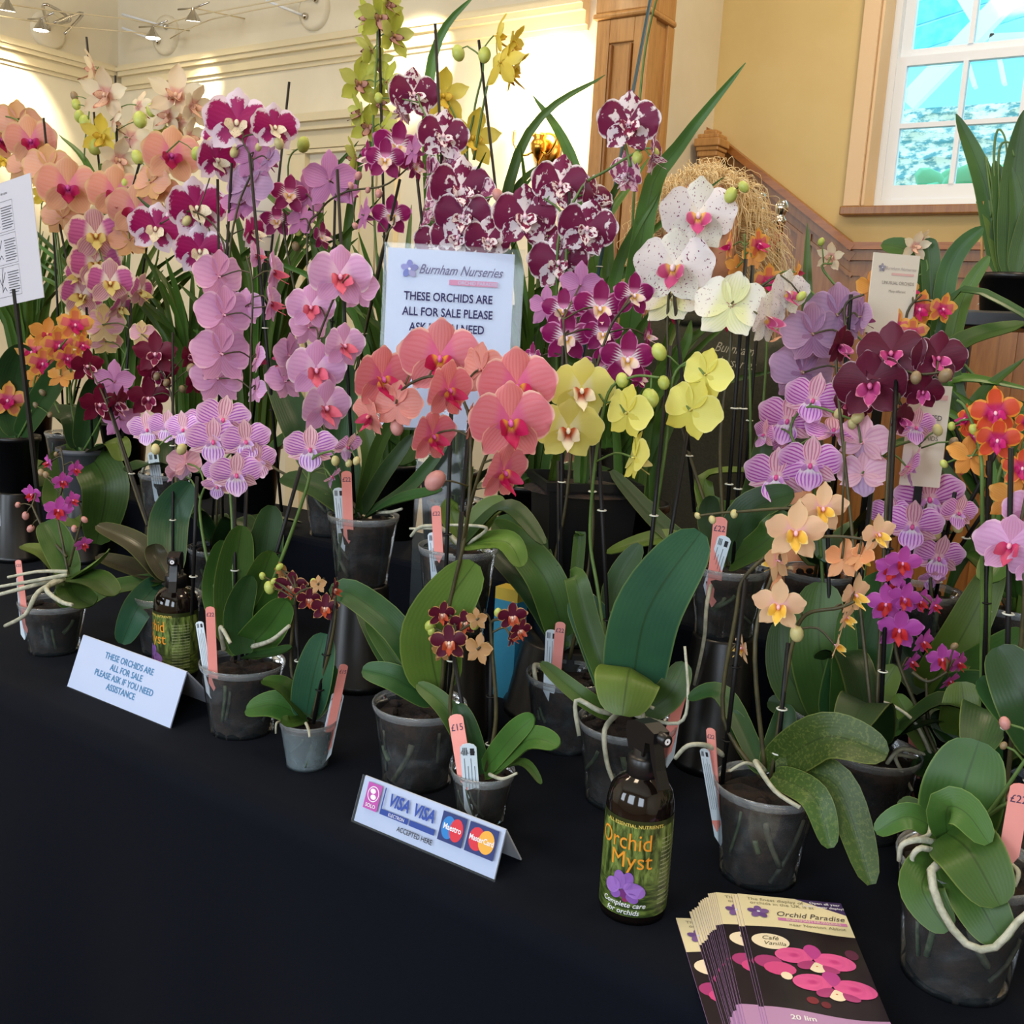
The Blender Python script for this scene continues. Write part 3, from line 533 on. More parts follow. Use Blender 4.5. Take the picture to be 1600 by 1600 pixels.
def fbasis(p, yaw, pitch, roll):
    h = toc(p); r = V((-h.y, h.x, 0)); n = h*math.cos(yaw)+r*math.sin(yaw); n = (n*math.cos(pitch)+ZZ*math.sin(pitch)).normalized()
    up = (ZZ-n*n.z).normalized(); up = Matrix.Rotation(roll, 3, n) @ up; y = -n; x = y.cross(up)
    return Matrix(((x.x, y.x, up.x, p.x), (x.y, y.y, up.y, p.y), (x.z, y.z, up.z, p.z), (0, 0, 0, 1))), n
NFL = 0
def flower(root, k, p, size, yaw=0, pitch=-8, roll=0):
    global NFL; NFL += 1
    col, parts = random.choice(KD[k]); m, n = fbasis(p, R_(yaw), R_(pitch), R_(roll))
    f = link('flower', col, root, m @ Matrix.Scale(size, 4))
    for nm, me in parts: link(nm, me, f)
    return p - n*size*.07, f
def blade(root, pts, w, hint, mat, thick=.0016, a=.28, b=.42, fold=.12, ns=14, nw=6, name='leaf', curl=0.):
    P = bez(pts, ns); m = len(P)-1; mx = (a/(a+b))**a*(b/(a+b))**b; top = []; uv = []; bot = []
    for i, c in enumerate(P):
        v = i/m; vv = min(max(v, .02), .992); hw = .5*w*(vv**a)*((1-vv)**b)/mx
        t = (P[min(i+1, m)]-P[max(i-1, 0)]).normalized(); s = t.cross(hint); s = s.normalized() if s.length > .05 else V((1, 0, 0)); n = s.cross(t).normalized()
        r, q, bb = [], [], []
        for j in range(nw+1):
            u = -1+2*j/nw; c2 = c + s*(u*hw) + n*(abs(u)*hw*fold*2-hw*fold - curl*u*u*hw); r.append(c2); bb.append(c2-n*thick); q.append((j/nw, v))
        top.append(r); uv.append(q); bot.append(bb)
    mb = MB().grid(top, uv)
    if thick: mb.grid([list(reversed(r)) for r in bot], [list(reversed(q)) for q in uv])
    return mb.ob(name, mat, root)
def hintv(p, f): return (ZZ*(1-f)+toc(p)*f).normalized()
def pot(root, c, zt, rt, h, style='clear', rb=None, roots=4):
    rb = rb or rt*.76; z0 = zt-h
    if style in ('black', 'grey', 'square'):
        n = 4 if style == 'square' else 28
        MB().lathe([(rb*.9, 0), (rb, .002), (rt*.97, h-.012), (rt*1.05, h-.012), (rt*1.05, h), (rt*.97, h), (rt*.9, h-.03), (.001, h-.03)], (c.x, c.y, z0), n, (1, 0)).ob('pot', M['blackp'] if style != 'grey' else M['greyp'], root, n > 4)
        MB().lathe([(rt*.93, h-.02), (rt*.6, h-.012), (.001, h-.008)], (c.x, c.y, z0), 16).ob('potting_bark', M['bark'], root); return
    m = M['clear'] if style == 'clear' else M['cloudy']
    MB().lathe([(.001, .004), (rb*.9, .003), (rb, 0), (rb*1.005, .006), (rt*.985, h-.012), (rt*1.0, h-.01)], (c.x, c.y, z0), 32).ob('pot', m, root)
    MB().lathe([(rt*1.0, h-.011), (rt*1.035, h-.007), (rt*1.045, h-.002), (rt*1.03, h), (rt*1.0, h-.001), (rt*.985, h-.006)], (c.x, c.y, z0), 32).ob('pot_rim', M['rimp'], root)
    mb = MB(); rows = []; n = 24
    for i in range(8):
        t = i/7; r = (rb+(rt-rb)*t)*.895; rows.append([V((c.x+r*math.cos(2*PI*k/n)*(1+.025*random.uniform(-1, 1)), c.y+r*math.sin(2*PI*k/n)*(1+.03*random.uniform(-1, 1)), z0+.005+(h-.022)*t+random.uniform(-.003, .003))) for k in range(n)])
    rows.append([V((c.x+rt*.5*math.cos(2*PI*k/n), c.y+rt*.5*math.sin(2*PI*k/n), z0+h-.014+random.uniform(-.004, .006))) for k in range(n)]); rows.append([V((c.x, c.y, z0+h-.012))]*n)
    mb.grid(rows, closed=True).ob('potting_bark', M['bark'], root)
    ca = math.atan2(CAM.y-c.y, CAM.x-c.x)
    for k in range(roots):          # roots pressed against the plastic
        a0 = ca+random.uniform(-1.3, 1.3); a1 = a0+random.uniform(-.7, .7); t0 = random.uniform(.5, .85); t1 = random.uniform(.08, .5); pts = []
        for i in range(6):
            t = t0+(t1-t0)*i/5; a = a0+(a1-a0)*(i/5)**1.5; r = (rb+(rt-rb)*t)*.925; pts.append(V((c.x+r*math.cos(a), c.y+r*math.sin(a), z0+h*t)))
        MB().tube(pts, rt*.055*random.uniform(.6, 1.3), 5).ob('root', random.choice((M['rooti'], M['rootg'])), root)
    for k in range(4):
        a = random.uniform(0, 6.28); MB().ell((c.x+rt*.6*math.cos(a), c.y+rt*.6*math.sin(a), z0+h-.01), (rt*.16, rt*.1, rt*.09), Matrix.Rotation(a*2, 3, 'Z'), 6, 4).ob('bark_chip', M['bark'], root, False)
GRP = 'potted orchids on the sales table'
NPL = []; POTS = []
def free_spot(c, r, hi):
    best = None
    for dx in [k*.01*sg for k in range(110) for sg in (1, -1)]:
        for dy in ([0, .03, -.03, .06, -.06] if hi else [0, -.03, -.06, .03, -.09, .06]):
            x, y = c.x+dx, c.y+dy
            if hi and not (1.475+r <= y <= 1.705-r): continue
            if not hi and y > 1.468-r: continue
            zb = rz if hi else TZ
            if all(math.hypot(x-a, y-b) > r+rr+.004 or z1 <= zb+.001 and False for a, b, rr, z0, z1 in POTS):
                k = abs(dx)+abs(dy)
                if best is None or k < best[0]: best = (k, V((x, y, 0)))
        if best and best[0] < abs(dx): break
    return best[1] if best else c.copy()
def plant(label, Y=None, at=None, p=None, r=.058, h=.11, style='clear', leaves=(), stems=(), stakes=(), fl=(), buds=(), auto=0, straps=0, name='potted_orchid', lm='lf', sm='stem', roots=(), budm='budg', group=GRP, cat='orchid', stand=None, yj=.02, al=.2, aw=.055, strap_len=.5, bark_roots=4, ped=True, fan=1.0):
    """at: pixel of the pot's front foot on the table; p: pixel of the rim centre on the plane Y"""
    if at:
        g = pZ(*at); aw_ = -toc(g); c = g+aw_*r*.76; zt = TZ+h; c.z = zt
    else:
        c = pY(p[0], p[1] or 700, Y); zt = c.z
        if p[1] is None:
            hi = Y > 1.41; zt = (rz if hi else TZ)+h; c = free_spot(pY(p[0], 700, min(max(Y, 1.485+r), 1.70-r) if hi else min(Y, 1.465-r)), r*1.06, hi); c.z = zt
    POTS.append((c.x, c.y, r*1.06, zt-h, zt))
    if Y is None: Y = c.y
    root = thing(name, label, cat, (c.x, c.y, zt-h), group); NPL.append(root)
    pot(root, c, zt, r, h, style, roots=bark_roots)
    if not at and stand and zt-h > stand+.004:
        tag(MB().lathe([(r*1.05, 0), (r*1.05, .012), (r*1.0, .014), (r*.80, zt-h-stand-.004), (r*.76, zt-h-stand)], (c.x, c.y, stand), 24, (1, 1)).ob('upturned_pot', M['blackp'], None), 'upturned black pot under the '+' '.join(label.split(' with ')[0].split(' in a ')[0].split()[:9]), 'pot', 'upturned black pots used as risers')
    def w3(q): return pY(q[0], q[1], Y+(q[2] if len(q) > 2 else 0.))
    for L in leaves:                       # (points), width px, facing 0 up .. 1 camera, material
        pts = [w3(q) for q in L[0]]; mid = pts[len(pts)//2]; w = L[1]*dep(mid)/FPX
        blade(root, pts, w, hintv(mid, L[2] if len(L) > 2 else .5), M[L[3] if len(L) > 3 else lm], a=.14 if len(L) > 3 and L[3] == 'strap' else .28, b=.8 if len(L) > 3 and L[3] == 'strap' else (.75 if Y > 2 else .42), fold=L[4] if len(L) > 4 else .12, curl=L[5] if len(L) > 5 else 0.)
    b0 = V((c.x, c.y, zt-.012))
    for k in range(auto):
        a = k*2.4+random.uniform(-.3, .3); d = V((math.cos(a), math.sin(a), 0)); L = al*random.uniform(.7, 1.1); up = random.uniform(.25, .7)
        pts = [b0+d*.008+V((0, 0, .012+.006*k)), b0+d*L*.45+V((0, 0, L*up)), b0+d*L*.9+V((0, 0, L*up*.75))]
        blade(root, pts, aw*random.uniform(.8, 1.15), ZZ*.8+d*-.3, M[lm])
    for k in range(straps):
        a = random.uniform(0, 6.28); d = V((math.cos(a), math.sin(a)*.6, 0)); L = strap_len*random.uniform(.55, 1.1); sp = random.uniform(.1, .5)*fan
        pts = [b0+d*random.uniform(.005, r*.7), b0+d*L*sp*.5+V((0, 0, L*.6)), b0+d*L*sp*1.5+V((0, 0, L*random.uniform(.78, 1.02)))]
        sd = toc(c)*random.uniform(.3, 1)+R0*random.uniform(-.6, .6)
        blade(root, pts, random.uniform(.014, .026), sd.normalized(), M['strap'], 0, .16, .6, .25, 9, 2)
    S3 = []
    for s in stems:
        pts = [w3(q) for q in s]
        if not at and p[1] is None and s[0][1] > 560: pts[0] = b0+V((random.uniform(-.01, .01), random.uniform(-.01, .01), -.005))
        bp = bez(pts, 5*max(2, len(pts))); S3 += [bp]
    SP = [q for s in S3 for q in s]
    mb = MB(); has = False
    for s in S3: mb.tube(s, lambda t: .0028-.0012*t, 6); has = True
    for f in fl:
        k, x, y, w = f[:4]; yaw = f[4] if len(f) > 4 else random.uniform(-15, 15); pit = f[5] if len(f) > 5 else random.uniform(-16, 2); rol = f[6] if len(f) > 6 else random.uniform(-10, 10); dY = f[7] if len(f) > 7 else random.uniform(-yj, yj)
        q = pY(x, y, Y+dY); size = w*dep(q)/FPX*1.07
        bk, fo = flower(root, k, q, size, yaw+random.uniform(-4, 4), pit, rol)
        if SP and ped:
            best = min(SP, key=lambda s_: (s_-bk).length + (.02 if s_.z > bk.z+.01 else 0))
            if (best-bk).length < .16:
                md = (best+bk)/2+V((0, .006, .008)); mb.tube(bez([best, md, bk], 6), .0014, 5); has = True
    for bd in buds:
        x, y, w = bd[:3]; q = pY(x, y, Y+(bd[4] if len(bd) > 4 else 0.)); s = w*dep(q)/FPX/2
        MB().ell(q, (s*.78, s*.78, s), Matrix.Rotation(random.uniform(-.7, .7), 3, 'Y') @ Matrix.Rotation(random.uniform(-.5, .5), 3, 'X'), 10, 7).ob('bud', M[bd[3] if len(bd) > 3 and bd[3] else budm], root)
        if SP:
            best = min(SP, key=lambda s_: (s_-q).length)
            if (best-q).length < .12: mb.tube([best, (best+q)/2+V((0, 0, .003)), q], .0012, 5); has = True
    if has: mb.ob('flower_stem', M[sm], root)
    for s in stakes:
        a_, b_ = w3(s[0]), w3(s[1])
        if not at and p[1] is None: a_ = b0+V((random.uniform(-.02, .02), random.uniform(-.02, .02), -.01))
        mt = s[2] if len(s) > 2 else 'stake'
        MB().tube([a_, b_], .0028, 7).ob('stake', M[mt], root)
        for t in (.25, .55):
            q = a_.lerp(b_, t+random.uniform(-.05, .05)); rr = []
            for i in range(11): an = 2*PI*i/10; rr.append(q+V((.0055*math.cos(an), .0055*math.sin(an), 0)))
            MB().tube(rr, .0011, 4, False).ob('clip', M['clip'] if random.random() < .6 else M['stake'], root)
    for rt_ in roots:
        pts = bez([w3(q) for q in rt_[0]], 14); wv = (rt_[1] if len(rt_) > 1 else 9)*dep(pts[0])/FPX/2
        MB().tube(pts, lambda t: wv*(1.05-.35*t), 7).ob('aerial_root', M[rt_[2] if len(rt_) > 2 else 'root'], root)
    return root

# ------------------------------------------------------------------ front row (pots stand on the cloth)
plant('tiny magenta orchid with red lips in a clear pot trailing pale roots', at=(85, 1027), r=.055, h=.09,
  leaves=[([(108, 905), (75, 865), (34, 852)], 34, .35, 'lfy'), ([(110, 900), (85, 840), (70, 815)], 48, .6), ([(112, 905), (150, 880), (168, 862)], 40, .35, 'lfy'), ([(108, 905), (118, 930, -.03), (145, 945, -.05)], 48, .6, 'lf'), ([(110, 900), (150, 905, -.03), (180, 930, -.05)], 44, .5), ([(112, 905), (100, 930), (110, 950)], 30, .5)],
  stems=[[(108, 905), (98, 850), (90, 800), (100, 745), (95, 700)], [(108, 885), (120, 840), (128, 812)], [(104, 870), (70, 830), (50, 790)]], sm='stemd',
  fl=[('minimag', 91, 797, 42, 0, -10), ('minimag', 97, 752, 30, 10, -20), ('minimag', 50, 772, 32, -40, -20), ('minimag', 76, 723, 26, -70), ('minimag', 117, 733, 28, 40), ('minimag', 113, 782, 28, 40), ('minimag', 130, 850, 28, 30, -30)],
  buds=[(40, 806, 14, 'budp'), (28, 789, 11, 'budp'), (116, 826, 12, 'budp'), (132, 812, 12, 'budp'), (48, 826, 14, 'budp'), (64, 738, 12, 'budd'), (72, 742, 12, 'budd'), (88, 710, 10, 'budd')],
  roots=[([(105, 893, -.02), (60, 893, -.05), (12, 902, -.08)], 6), ([(105, 898, -.02), (50, 908, -.06), (-8, 918, -.08)], 7), ([(100, 905, -.02), (60, 925, -.08), (40, 960, -.1), (8, 978, -.1)], 8), ([(95, 903, -.02), (72, 920, -.07), (95, 940, -.09), (113, 945, -.09)], 8), ([(90, 905, -.02), (40, 918, -.07), (-5, 930, -.09)], 8)])
plant('maroon leaved orchid with dark red flowers in a clear pot behind the dark spray bottle', at=(262, 1028), r=.058, h=.105, lm='lfp',
  leaves=[([(262, 905), (215, 850), (152, 820)], 40, .5), ([(262, 905), (205, 885), (152, 868)], 36, .45), ([(255, 905), (170, 920, -.05), (128, 948, -.08)], 34, .4, 'lf'), ([(250, 910), (215, 950, -.06), (190, 1006, -.08)], 46, .8, 'lfb'), ([(262, 900), (265, 810, .05), (298, 755, .08)], 60, .8, 'lfb'), ([(265, 905), (245, 870), (240, 850)], 36, .4)],
  stems=[[(268, 920), (215, 780, .1), (170, 640, .12), (140, 575, .14)], [(268, 920), (275, 740, .14), (268, 620, .16), (240, 560, .16)]], sm='stemd',
  stakes=[((268, 930), (160, 600, .14)), ((270, 930), (270, 520, .16))],
  fl=[('maroon', 135, 572, 52, 30, -10, 0, .14), ('maroon', 155, 632, 60, 20, -8, 0, .13), ('mauve', 178, 597, 62, 165, -5, 0, .17), ('mauve', 188, 655, 58, 170, 0, 0, .17), ('maroon', 243, 553, 64, -5, -5, 0, .15), ('maroon', 232, 622, 62, 0, -12, 0, .15), ('maroon', 295, 555, 46, 60, -5, 0, .16), ('maroon', 303, 597, 42, 50, -5, 0, .16), ('bicolb', 222, 522, 40, 160, 0, 0, .2), ('maroon', 246, 582, 60, 5, -15, 0, .165), ('maroon', 182, 630, 55, 60, -20, 0, .14)],
  buds=[(245, 588, 14, 'budd', .15), (260, 598, 13, 'budd', .15), (285, 608, 13, 'budd', .15), (298, 575, 16, 'budd', .15)])
plant('striped lilac orchid with upright fanned leaves in a clear pot', at=(378, 1158), r=.059, h=.105, lm='lf',
  leaves=[([(375, 1020), (338, 930), (348, 845)], 44, .9), ([(375, 1020), (365, 920), (378, 822)], 62, .9), ([(378, 1020), (400, 930), (425, 862)], 54, .9), ([(378, 1020), (425, 960), (445, 900)], 60, .85), ([(372, 1022), (345, 960), (322, 905)], 36, .9), ([(380, 1020), (415, 985, -.04), (448, 938, -.04)], 60, .85), ([(380, 1022, -.03), (372, 960, -.04), (392, 900, -.04)], 46, .95, 'lfd'), ([(380, 1025), (420, 1020, -.04), (455, 1012, -.05)], 22, .5, 'lfd'), ([(385, 1000, .03), (410, 880, .03), (425, 790, .04)], 58, .9, 'lfd')],
  stems=[[(372, 1020), (365, 900), (362, 800), (350, 720), (300, 680), (240, 670)], [(385, 1010), (445, 860), (480, 760), (490, 715), (545, 700)], [(370, 1010), (330, 900), (312, 800), (320, 760)]],
  stakes=[((378, 1030, .02), (385, 745, .02)), ((368, 1030), (366, 760)), ((300, 960), (308, 745)), ((385, 1030), (470, 730, .02))],
  fl=[('stripe', 231, 672, 58, -20), ('stripe', 262, 668, 56, -10), ('stripe', 288, 672, 60, -35), ('stripe', 348, 656, 78, 5), ('stripe', 333, 690, 78, 0, -12, 0, -.03), ('stripe', 384, 690, 72, 8), ('stripeb', 290, 725, 62, -140), ('stripe', 402, 722, 62, 30), ('stripe', 369, 742, 76, 5, -15, 0, -.04), ('stripe', 344, 738, 52, -10), ('stripeb', 272, 738, 44, -120), ('stripe', 316, 660, 54, -5, 0, 0, .03), ('stripe', 485, 702, 78, 0, -15, 0, 0), ('stripe', 542, 698, 52, 45, -30), ('stripe', 518, 745, 40, 70, -40), ('stripe', 340, 760, 46, -10, -40)],
  buds=[(243, 702, 18, 'budy', -.04), (284, 702, 20, 'budy', -.04), (524, 720, 17, 'budy'), (545, 724, 14, 'budy'), (557, 720, 15, 'budy')],
  roots=[([(395, 1010, -.02), (425, 1000, -.05), (452, 978, -.06)], 8), ([(350, 1015, -.03), (345, 980, -.05), (360, 1005, -.06)], 8)])
plant('dwarf maroon orchid with gold edged petals in a small cloudy pot', at=(480, 1208), r=.037, h=.066, style='cloudy',
  leaves=[([(478, 1120), (490, 1055, -.01), (507, 990)], 60, .9, 'lfb', .06), ([(480, 1118), (445, 1072, -.02), (410, 1062, -.03)], 36, .25), ([(478, 1122), (430, 1100, -.02), (384, 1108, -.03)], 50, .45), ([(478, 1122), (455, 1128, -.03), (440, 1122, -.04)], 22, .4), ([(482, 1120), (505, 1085, .02), (520, 1040, .02)], 36, .7, 'lfd')],
  stems=[[(470, 1125), (455, 1040), (460, 950), (468, 925), (505, 915)], [(488, 1120), (520, 990), (524, 930)]], sm='stemd',
  stakes=[((475, 1135), (460, 945)), ((490, 1130), (524, 945))],
  fl=[('brass', 455, 917, 52, -5), ('brass', 482, 937, 38, 15), ('brass', 507, 950, 44, 5), ('brass', 522, 922, 36, 70), ('brassb', 497, 914, 28, 150), ('brassb', 440, 892, 28, -120), ('brass', 475, 928, 34, -30, -20)],
  buds=[(421, 918, 22), (410, 900, 13), (437, 886, 14), (490, 910, 14), (428, 908, 12)],
  roots=[([(478, 1130, -.03), (482, 1140, -.045), (484, 1152, -.05)], 5), ([(440, 1128, -.03), (432, 1130, -.05), (431, 1146, -.05)], 4)])
plant('coral orchid with large veined flowers and arching dark leaves in a clear pot', at=(650, 1242), r=.060, h=.11, lm='lfd',
  leaves=[([(678, 1085), (620, 985, -.02), (545, 925, -.02), (520, 935, -.03)], 48, .6, 'lfd'), ([(672, 1090), (625, 1030, -.02), (575, 965, -.02)], 44, .8, 'lf'), ([(675, 1095), (618, 1060, -.04), (566, 1046, -.06)], 44, .6, 'lfd'), ([(684, 1075), (676, 985, -.02), (742, 880, 0)], 98, .85, 'lfy', .05), ([(668, 1092), (610, 1020, 0.0), (560, 935, .03)], 46, .7, 'lfd')],
  stems=[[(690, 1090), (700, 960, -.01), (728, 830, -.01), (735, 720), (730, 640), (690, 590), (640, 600), (600, 640)], [(700, 1090), (715, 900), (740, 770, -.03), (770, 690, -.04), (800, 650, -.03), (790, 590)]], sm='stemd',
  stakes=[((695, 1100), (735, 640, .02)), ((700, 1100), (722, 800)), ((690, 1100, .03), (708, 560, .05))],
  fl=[('coral', 597, 592, 100, 28, -8), ('coralb', 578, 650, 66, -60, -20), ('coralb', 620, 632, 74, 160, -10), ('coral', 688, 560, 118, -8, -4, 0, .02), ('coral', 700, 610, 92, 48, -6, 0, -.04), ('coral', 675, 682, 84, 45, -8, 0, -.03), ('coralb', 752, 578, 84, 135, 0, 0, .01), ('coral', 808, 605, 120, 5, -6, 6, -.01), ('coral', 797, 660, 122, 10, -6, 4, -.05), ('coral', 786, 738, 96, 48, -14, 0, -.06), ('coralb', 650, 555, 60, 170, 10, 0, .05), ('coralb', 735, 660, 60, 80, -6, 0, 0)],
  buds=[(620, 668, 27, 'budp'), (680, 751, 38, 'budp', -.04)])
plant('dwarf maroon orchid with buff reverses in a small clear pot at the card sign', at=(750, 1298), r=.038, h=.068,
  leaves=[([(755, 1205), (800, 1150, -.02), (834, 1120, -.02)], 42, .5), ([(758, 1208), (825, 1155, -.03), (873, 1165, -.04)], 44, .5, 'lf'), ([(750, 1205), (700, 1110, 0), (652, 1068, 0)], 34, .6, 'lf'), ([(752, 1210), (730, 1140, -.01), (715, 1100, -.01)], 38, .8, 'lfd'), ([(760, 1210), (815, 1190, -.03), (846, 1224, -.04)], 16, .4, 'lf')],
  stems=[[(745, 1205), (705, 1120), (710, 1040), (705, 1000), (735, 975)], [(760, 1205), (775, 1120), (768, 1000), (770, 970), (800, 970)]], sm='stemd',
  stakes=[((742, 1215), (708, 1020)), ((765, 1215, .02), (768, 985, .02))],
  fl=[('brass', 702, 1004, 58, 0), ('brass', 725, 973, 44, 5), ('brass', 690, 960, 44, 20), ('brassb', 745, 968, 34, 160), ('brassb', 747, 1015, 48, 150), ('brass', 800, 964, 48, 15), ('brass', 812, 985, 40, 40), ('brass', 800, 995, 34, 70), ('brassb', 690, 1018, 34, -140)],
  buds=[(672, 978, 22), (675, 985, 18), (742, 975, 20), (778, 957, 16), (683, 960, 20, 'budp')],
  roots=[([(765, 1210, -.02), (785, 1217, -.05), (808, 1208, -.05)], 6)])
plant('magenta star orchid with white hearts and long green leaves in a clear pot', at=(880, 1182), r=.060, h=.11,
  leaves=[([(885, 1010), (850, 900, -.02), (772, 815, -.02)], 62, .65), ([(885, 1015), (830, 920, 0), (745, 835, .02)], 44, .6, 'lfd'), ([(888, 1010), (830, 830, .03), (768, 812, .05)], 34, .4, 'lfd'), ([(890, 1010), (880, 960), (870, 900)], 40, .7, 'lfd'), ([(890, 1010), (905, 850, .05), (905, 835, .05)], 20, .6)],
  stems=[[(880, 1030), (862, 920), (885, 780), (895, 650), (885, 560), (880, 500)], [(890, 1030), (925, 850), (922, 640), (950, 520), (985, 470)]], sm='stemd',
  stakes=[((875, 1045), (880, 540)), ((872, 1045), (873, 720)), ((920, 1050), (930, 560))],
  fl=[('magstar', 880, 486, 66, -5, -5, 0, .06), ('magstar', 937, 482, 82, 10, -5, 0, .06), ('magstar', 990, 462, 66, 25, 0, 0, .08), ('mauve', 907, 446, 66, 170, 5, 0, .12), ('mauve', 852, 480, 60, 150, 0, 0, .12), ('magstar', 886, 528, 78, -5, -10, 0, .03), ('magstar', 980, 562, 84, 8, -5, 0, .02), ('magstar', 942, 522, 62, 10, -8, 0, .05), ('magstar', 935, 578, 66, 10, -5, 0, .02), ('magstar', 1012, 525, 46, 75, 0, 0, .06), ('magstar', 832, 560, 46, -60, 0, 0, .05), ('magstar', 905, 600, 50, 0, -10, 0, .05), ('magstar', 1000, 590, 40, 40, -10, 0, .05)],
  roots=[([(850, 1045, -.02), (835, 1040, -.04), (838, 1070, -.05)], 9)])
plant('yellow orchid with white lips and one huge upright leaf in a clear pot', at=(968, 1273), r=.062, h=.11,
  leaves=[([(985, 1110), (1010, 960, -.03), (1095, 832, -.02)], 108, .85, 'lfb', .05), ([(984, 1046, -.03), (980, 1062, -.06), (972, 1118, -.085)], 104, .75, 'lfy', -.12), ([(965, 1110), (920, 980), (900, 905), (892, 902, .02)], 40, .7), ([(975, 1105), (935, 990, .03), (898, 930, .04)], 70, .85, 'lfb'), ([(955, 1118), (905, 1085, -.03), (845, 1035, -.03)], 30, .6), ([(1000, 1115), (1045, 1085, .0), (1070, 1035, .02)], 50, .6), ([(995, 1105), (960, 940, .06), (1000, 850, .1)], 46, .6, 'lfd')],
  stems=[[(960, 1120), (935, 930, .02), (922, 820, .02), (945, 630), (985, 590), (1030, 590)], [(985, 1120), (1010, 900, .06), (1040, 700, .06), (1052, 590, .06), (1085, 560, .06)]], sm='stem',
  stakes=[((958, 1130), (928, 560, .02)), ((990, 1130, .04), (1048, 540, .06)), ((1000, 1130, .06), (1080, 640, .08))],
  fl=[('yellow', 908, 610, 98, 10, -5), ('yellow', 888, 672, 98, 5, -8, 0, -.03), ('yellowb', 980, 645, 84, 135, 0), ('yellowb', 992, 715, 80, 110, -10), ('yellowb', 1103, 585, 78, 150, 0, 10, .05), ('yellowb', 1080, 640, 90, 150, 0, 20, .04)],
  buds=[(972, 594, 26), (1037, 598, 24, None, .05), (1016, 622, 34, None, .0), (1030, 550, 30, None, .05)],
  roots=[([(960, 1115, -.03), (935, 1110, -.06), (900, 1095, -.07), (905, 1150, -.08)], 9), ([(965, 1115, -.03), (945, 1140, -.08), (948, 1190, -.085), (960, 1225, -.08)], 9), ([(990, 1115, -.03), (1005, 1120, -.05), (1000, 1100, -.05), (1022, 1107, -.05)], 8), ([(1000, 1120), (1060, 1130, -.03), (1075, 1090, -.02), (1070, 1010, 0)], 6)])
plant('apricot orchid with yellow lips and mottled drooping leaves in a clear pot', at=(1180, 1394), r=.057, h=.112, lm='lfm',
  leaves=[([(1200, 1205), (1290, 1150, -.03), (1386, 1180, -.04)], 76, .62, 'lfm'), ([(1210, 1205, -.01), (1305, 1225, -.03), (1362, 1382, -.05)], 62, .6, 'lfm'), ([(1208, 1210, -.02), (1272, 1245, -.05), (1298, 1325, -.06)], 48, .6, 'lfm'), ([(1195, 1205), (1160, 1150, .02), (1140, 1110, .03)], 40, .6, 'lfd'), ([(1190, 1205), (1130, 1085, .04), (1075, 1090, .04)], 34, .4, 'lfd'), ([(1200, 1205), (1220, 1150, .03), (1230, 1100, .04)], 44, .7, 'lfd')],
  stems=[[(1190, 1215), (1130, 1120), (1150, 960), (1165, 900), (1230, 850), (1300, 838), (1365, 845)], [(1205, 1215), (1225, 1080), (1240, 1000), (1260, 960), (1310, 950), (1335, 940)], [(1195, 1200), (1180, 1000), (1220, 870, .04), (1260, 800, .04), (1150, 800, .06), (1090, 806, .06)]], sm='stemd',
  stakes=[((1128, 1225), (1165, 905)), ((1210, 1225), (1232, 1005))],
  fl=[('apricot', 1243, 832, 92, 5, -5, 0, -.02), ('apricot', 1215, 876, 68, -120, -10), ('apricot', 1285, 795, 76, 15, 0, 0, .02), ('apricot', 1372, 835, 60, 40), ('apricotb', 1318, 874, 66, 150, -15), ('apricotb', 1345, 868, 58, 120, -30), ('apricot', 1217, 947, 80, -5, -8, 0, -.02), ('apricot', 1335, 930, 66, 60, -5), ('apricot', 1322, 965, 50, 75, -10), ('apricot', 1307, 1008, 50, 85, -10), ('apricot', 1160, 1013, 46, -70, -10)],
  buds=[(1245, 990, 28, 'budy'), (1113, 812, 15, 'budy', .06), (1147, 803, 15, 'budy', .06), (1090, 806, 12, 'budy', .06), (1320, 690, 1, 'budy')],
  roots=[([(1185, 1200, -.02), (1165, 1192, -.04), (1140, 1205, -.05)], 6), ([(1195, 1205, -.02), (1180, 1190, -.05), (1210, 1235, -.06), (1250, 1262, -.065)], 9, 'root'), ([(1130, 1180, 0), (1105, 1165, -.03), (1075, 1165, -.04), (1055, 1185, -.04)], 9)])
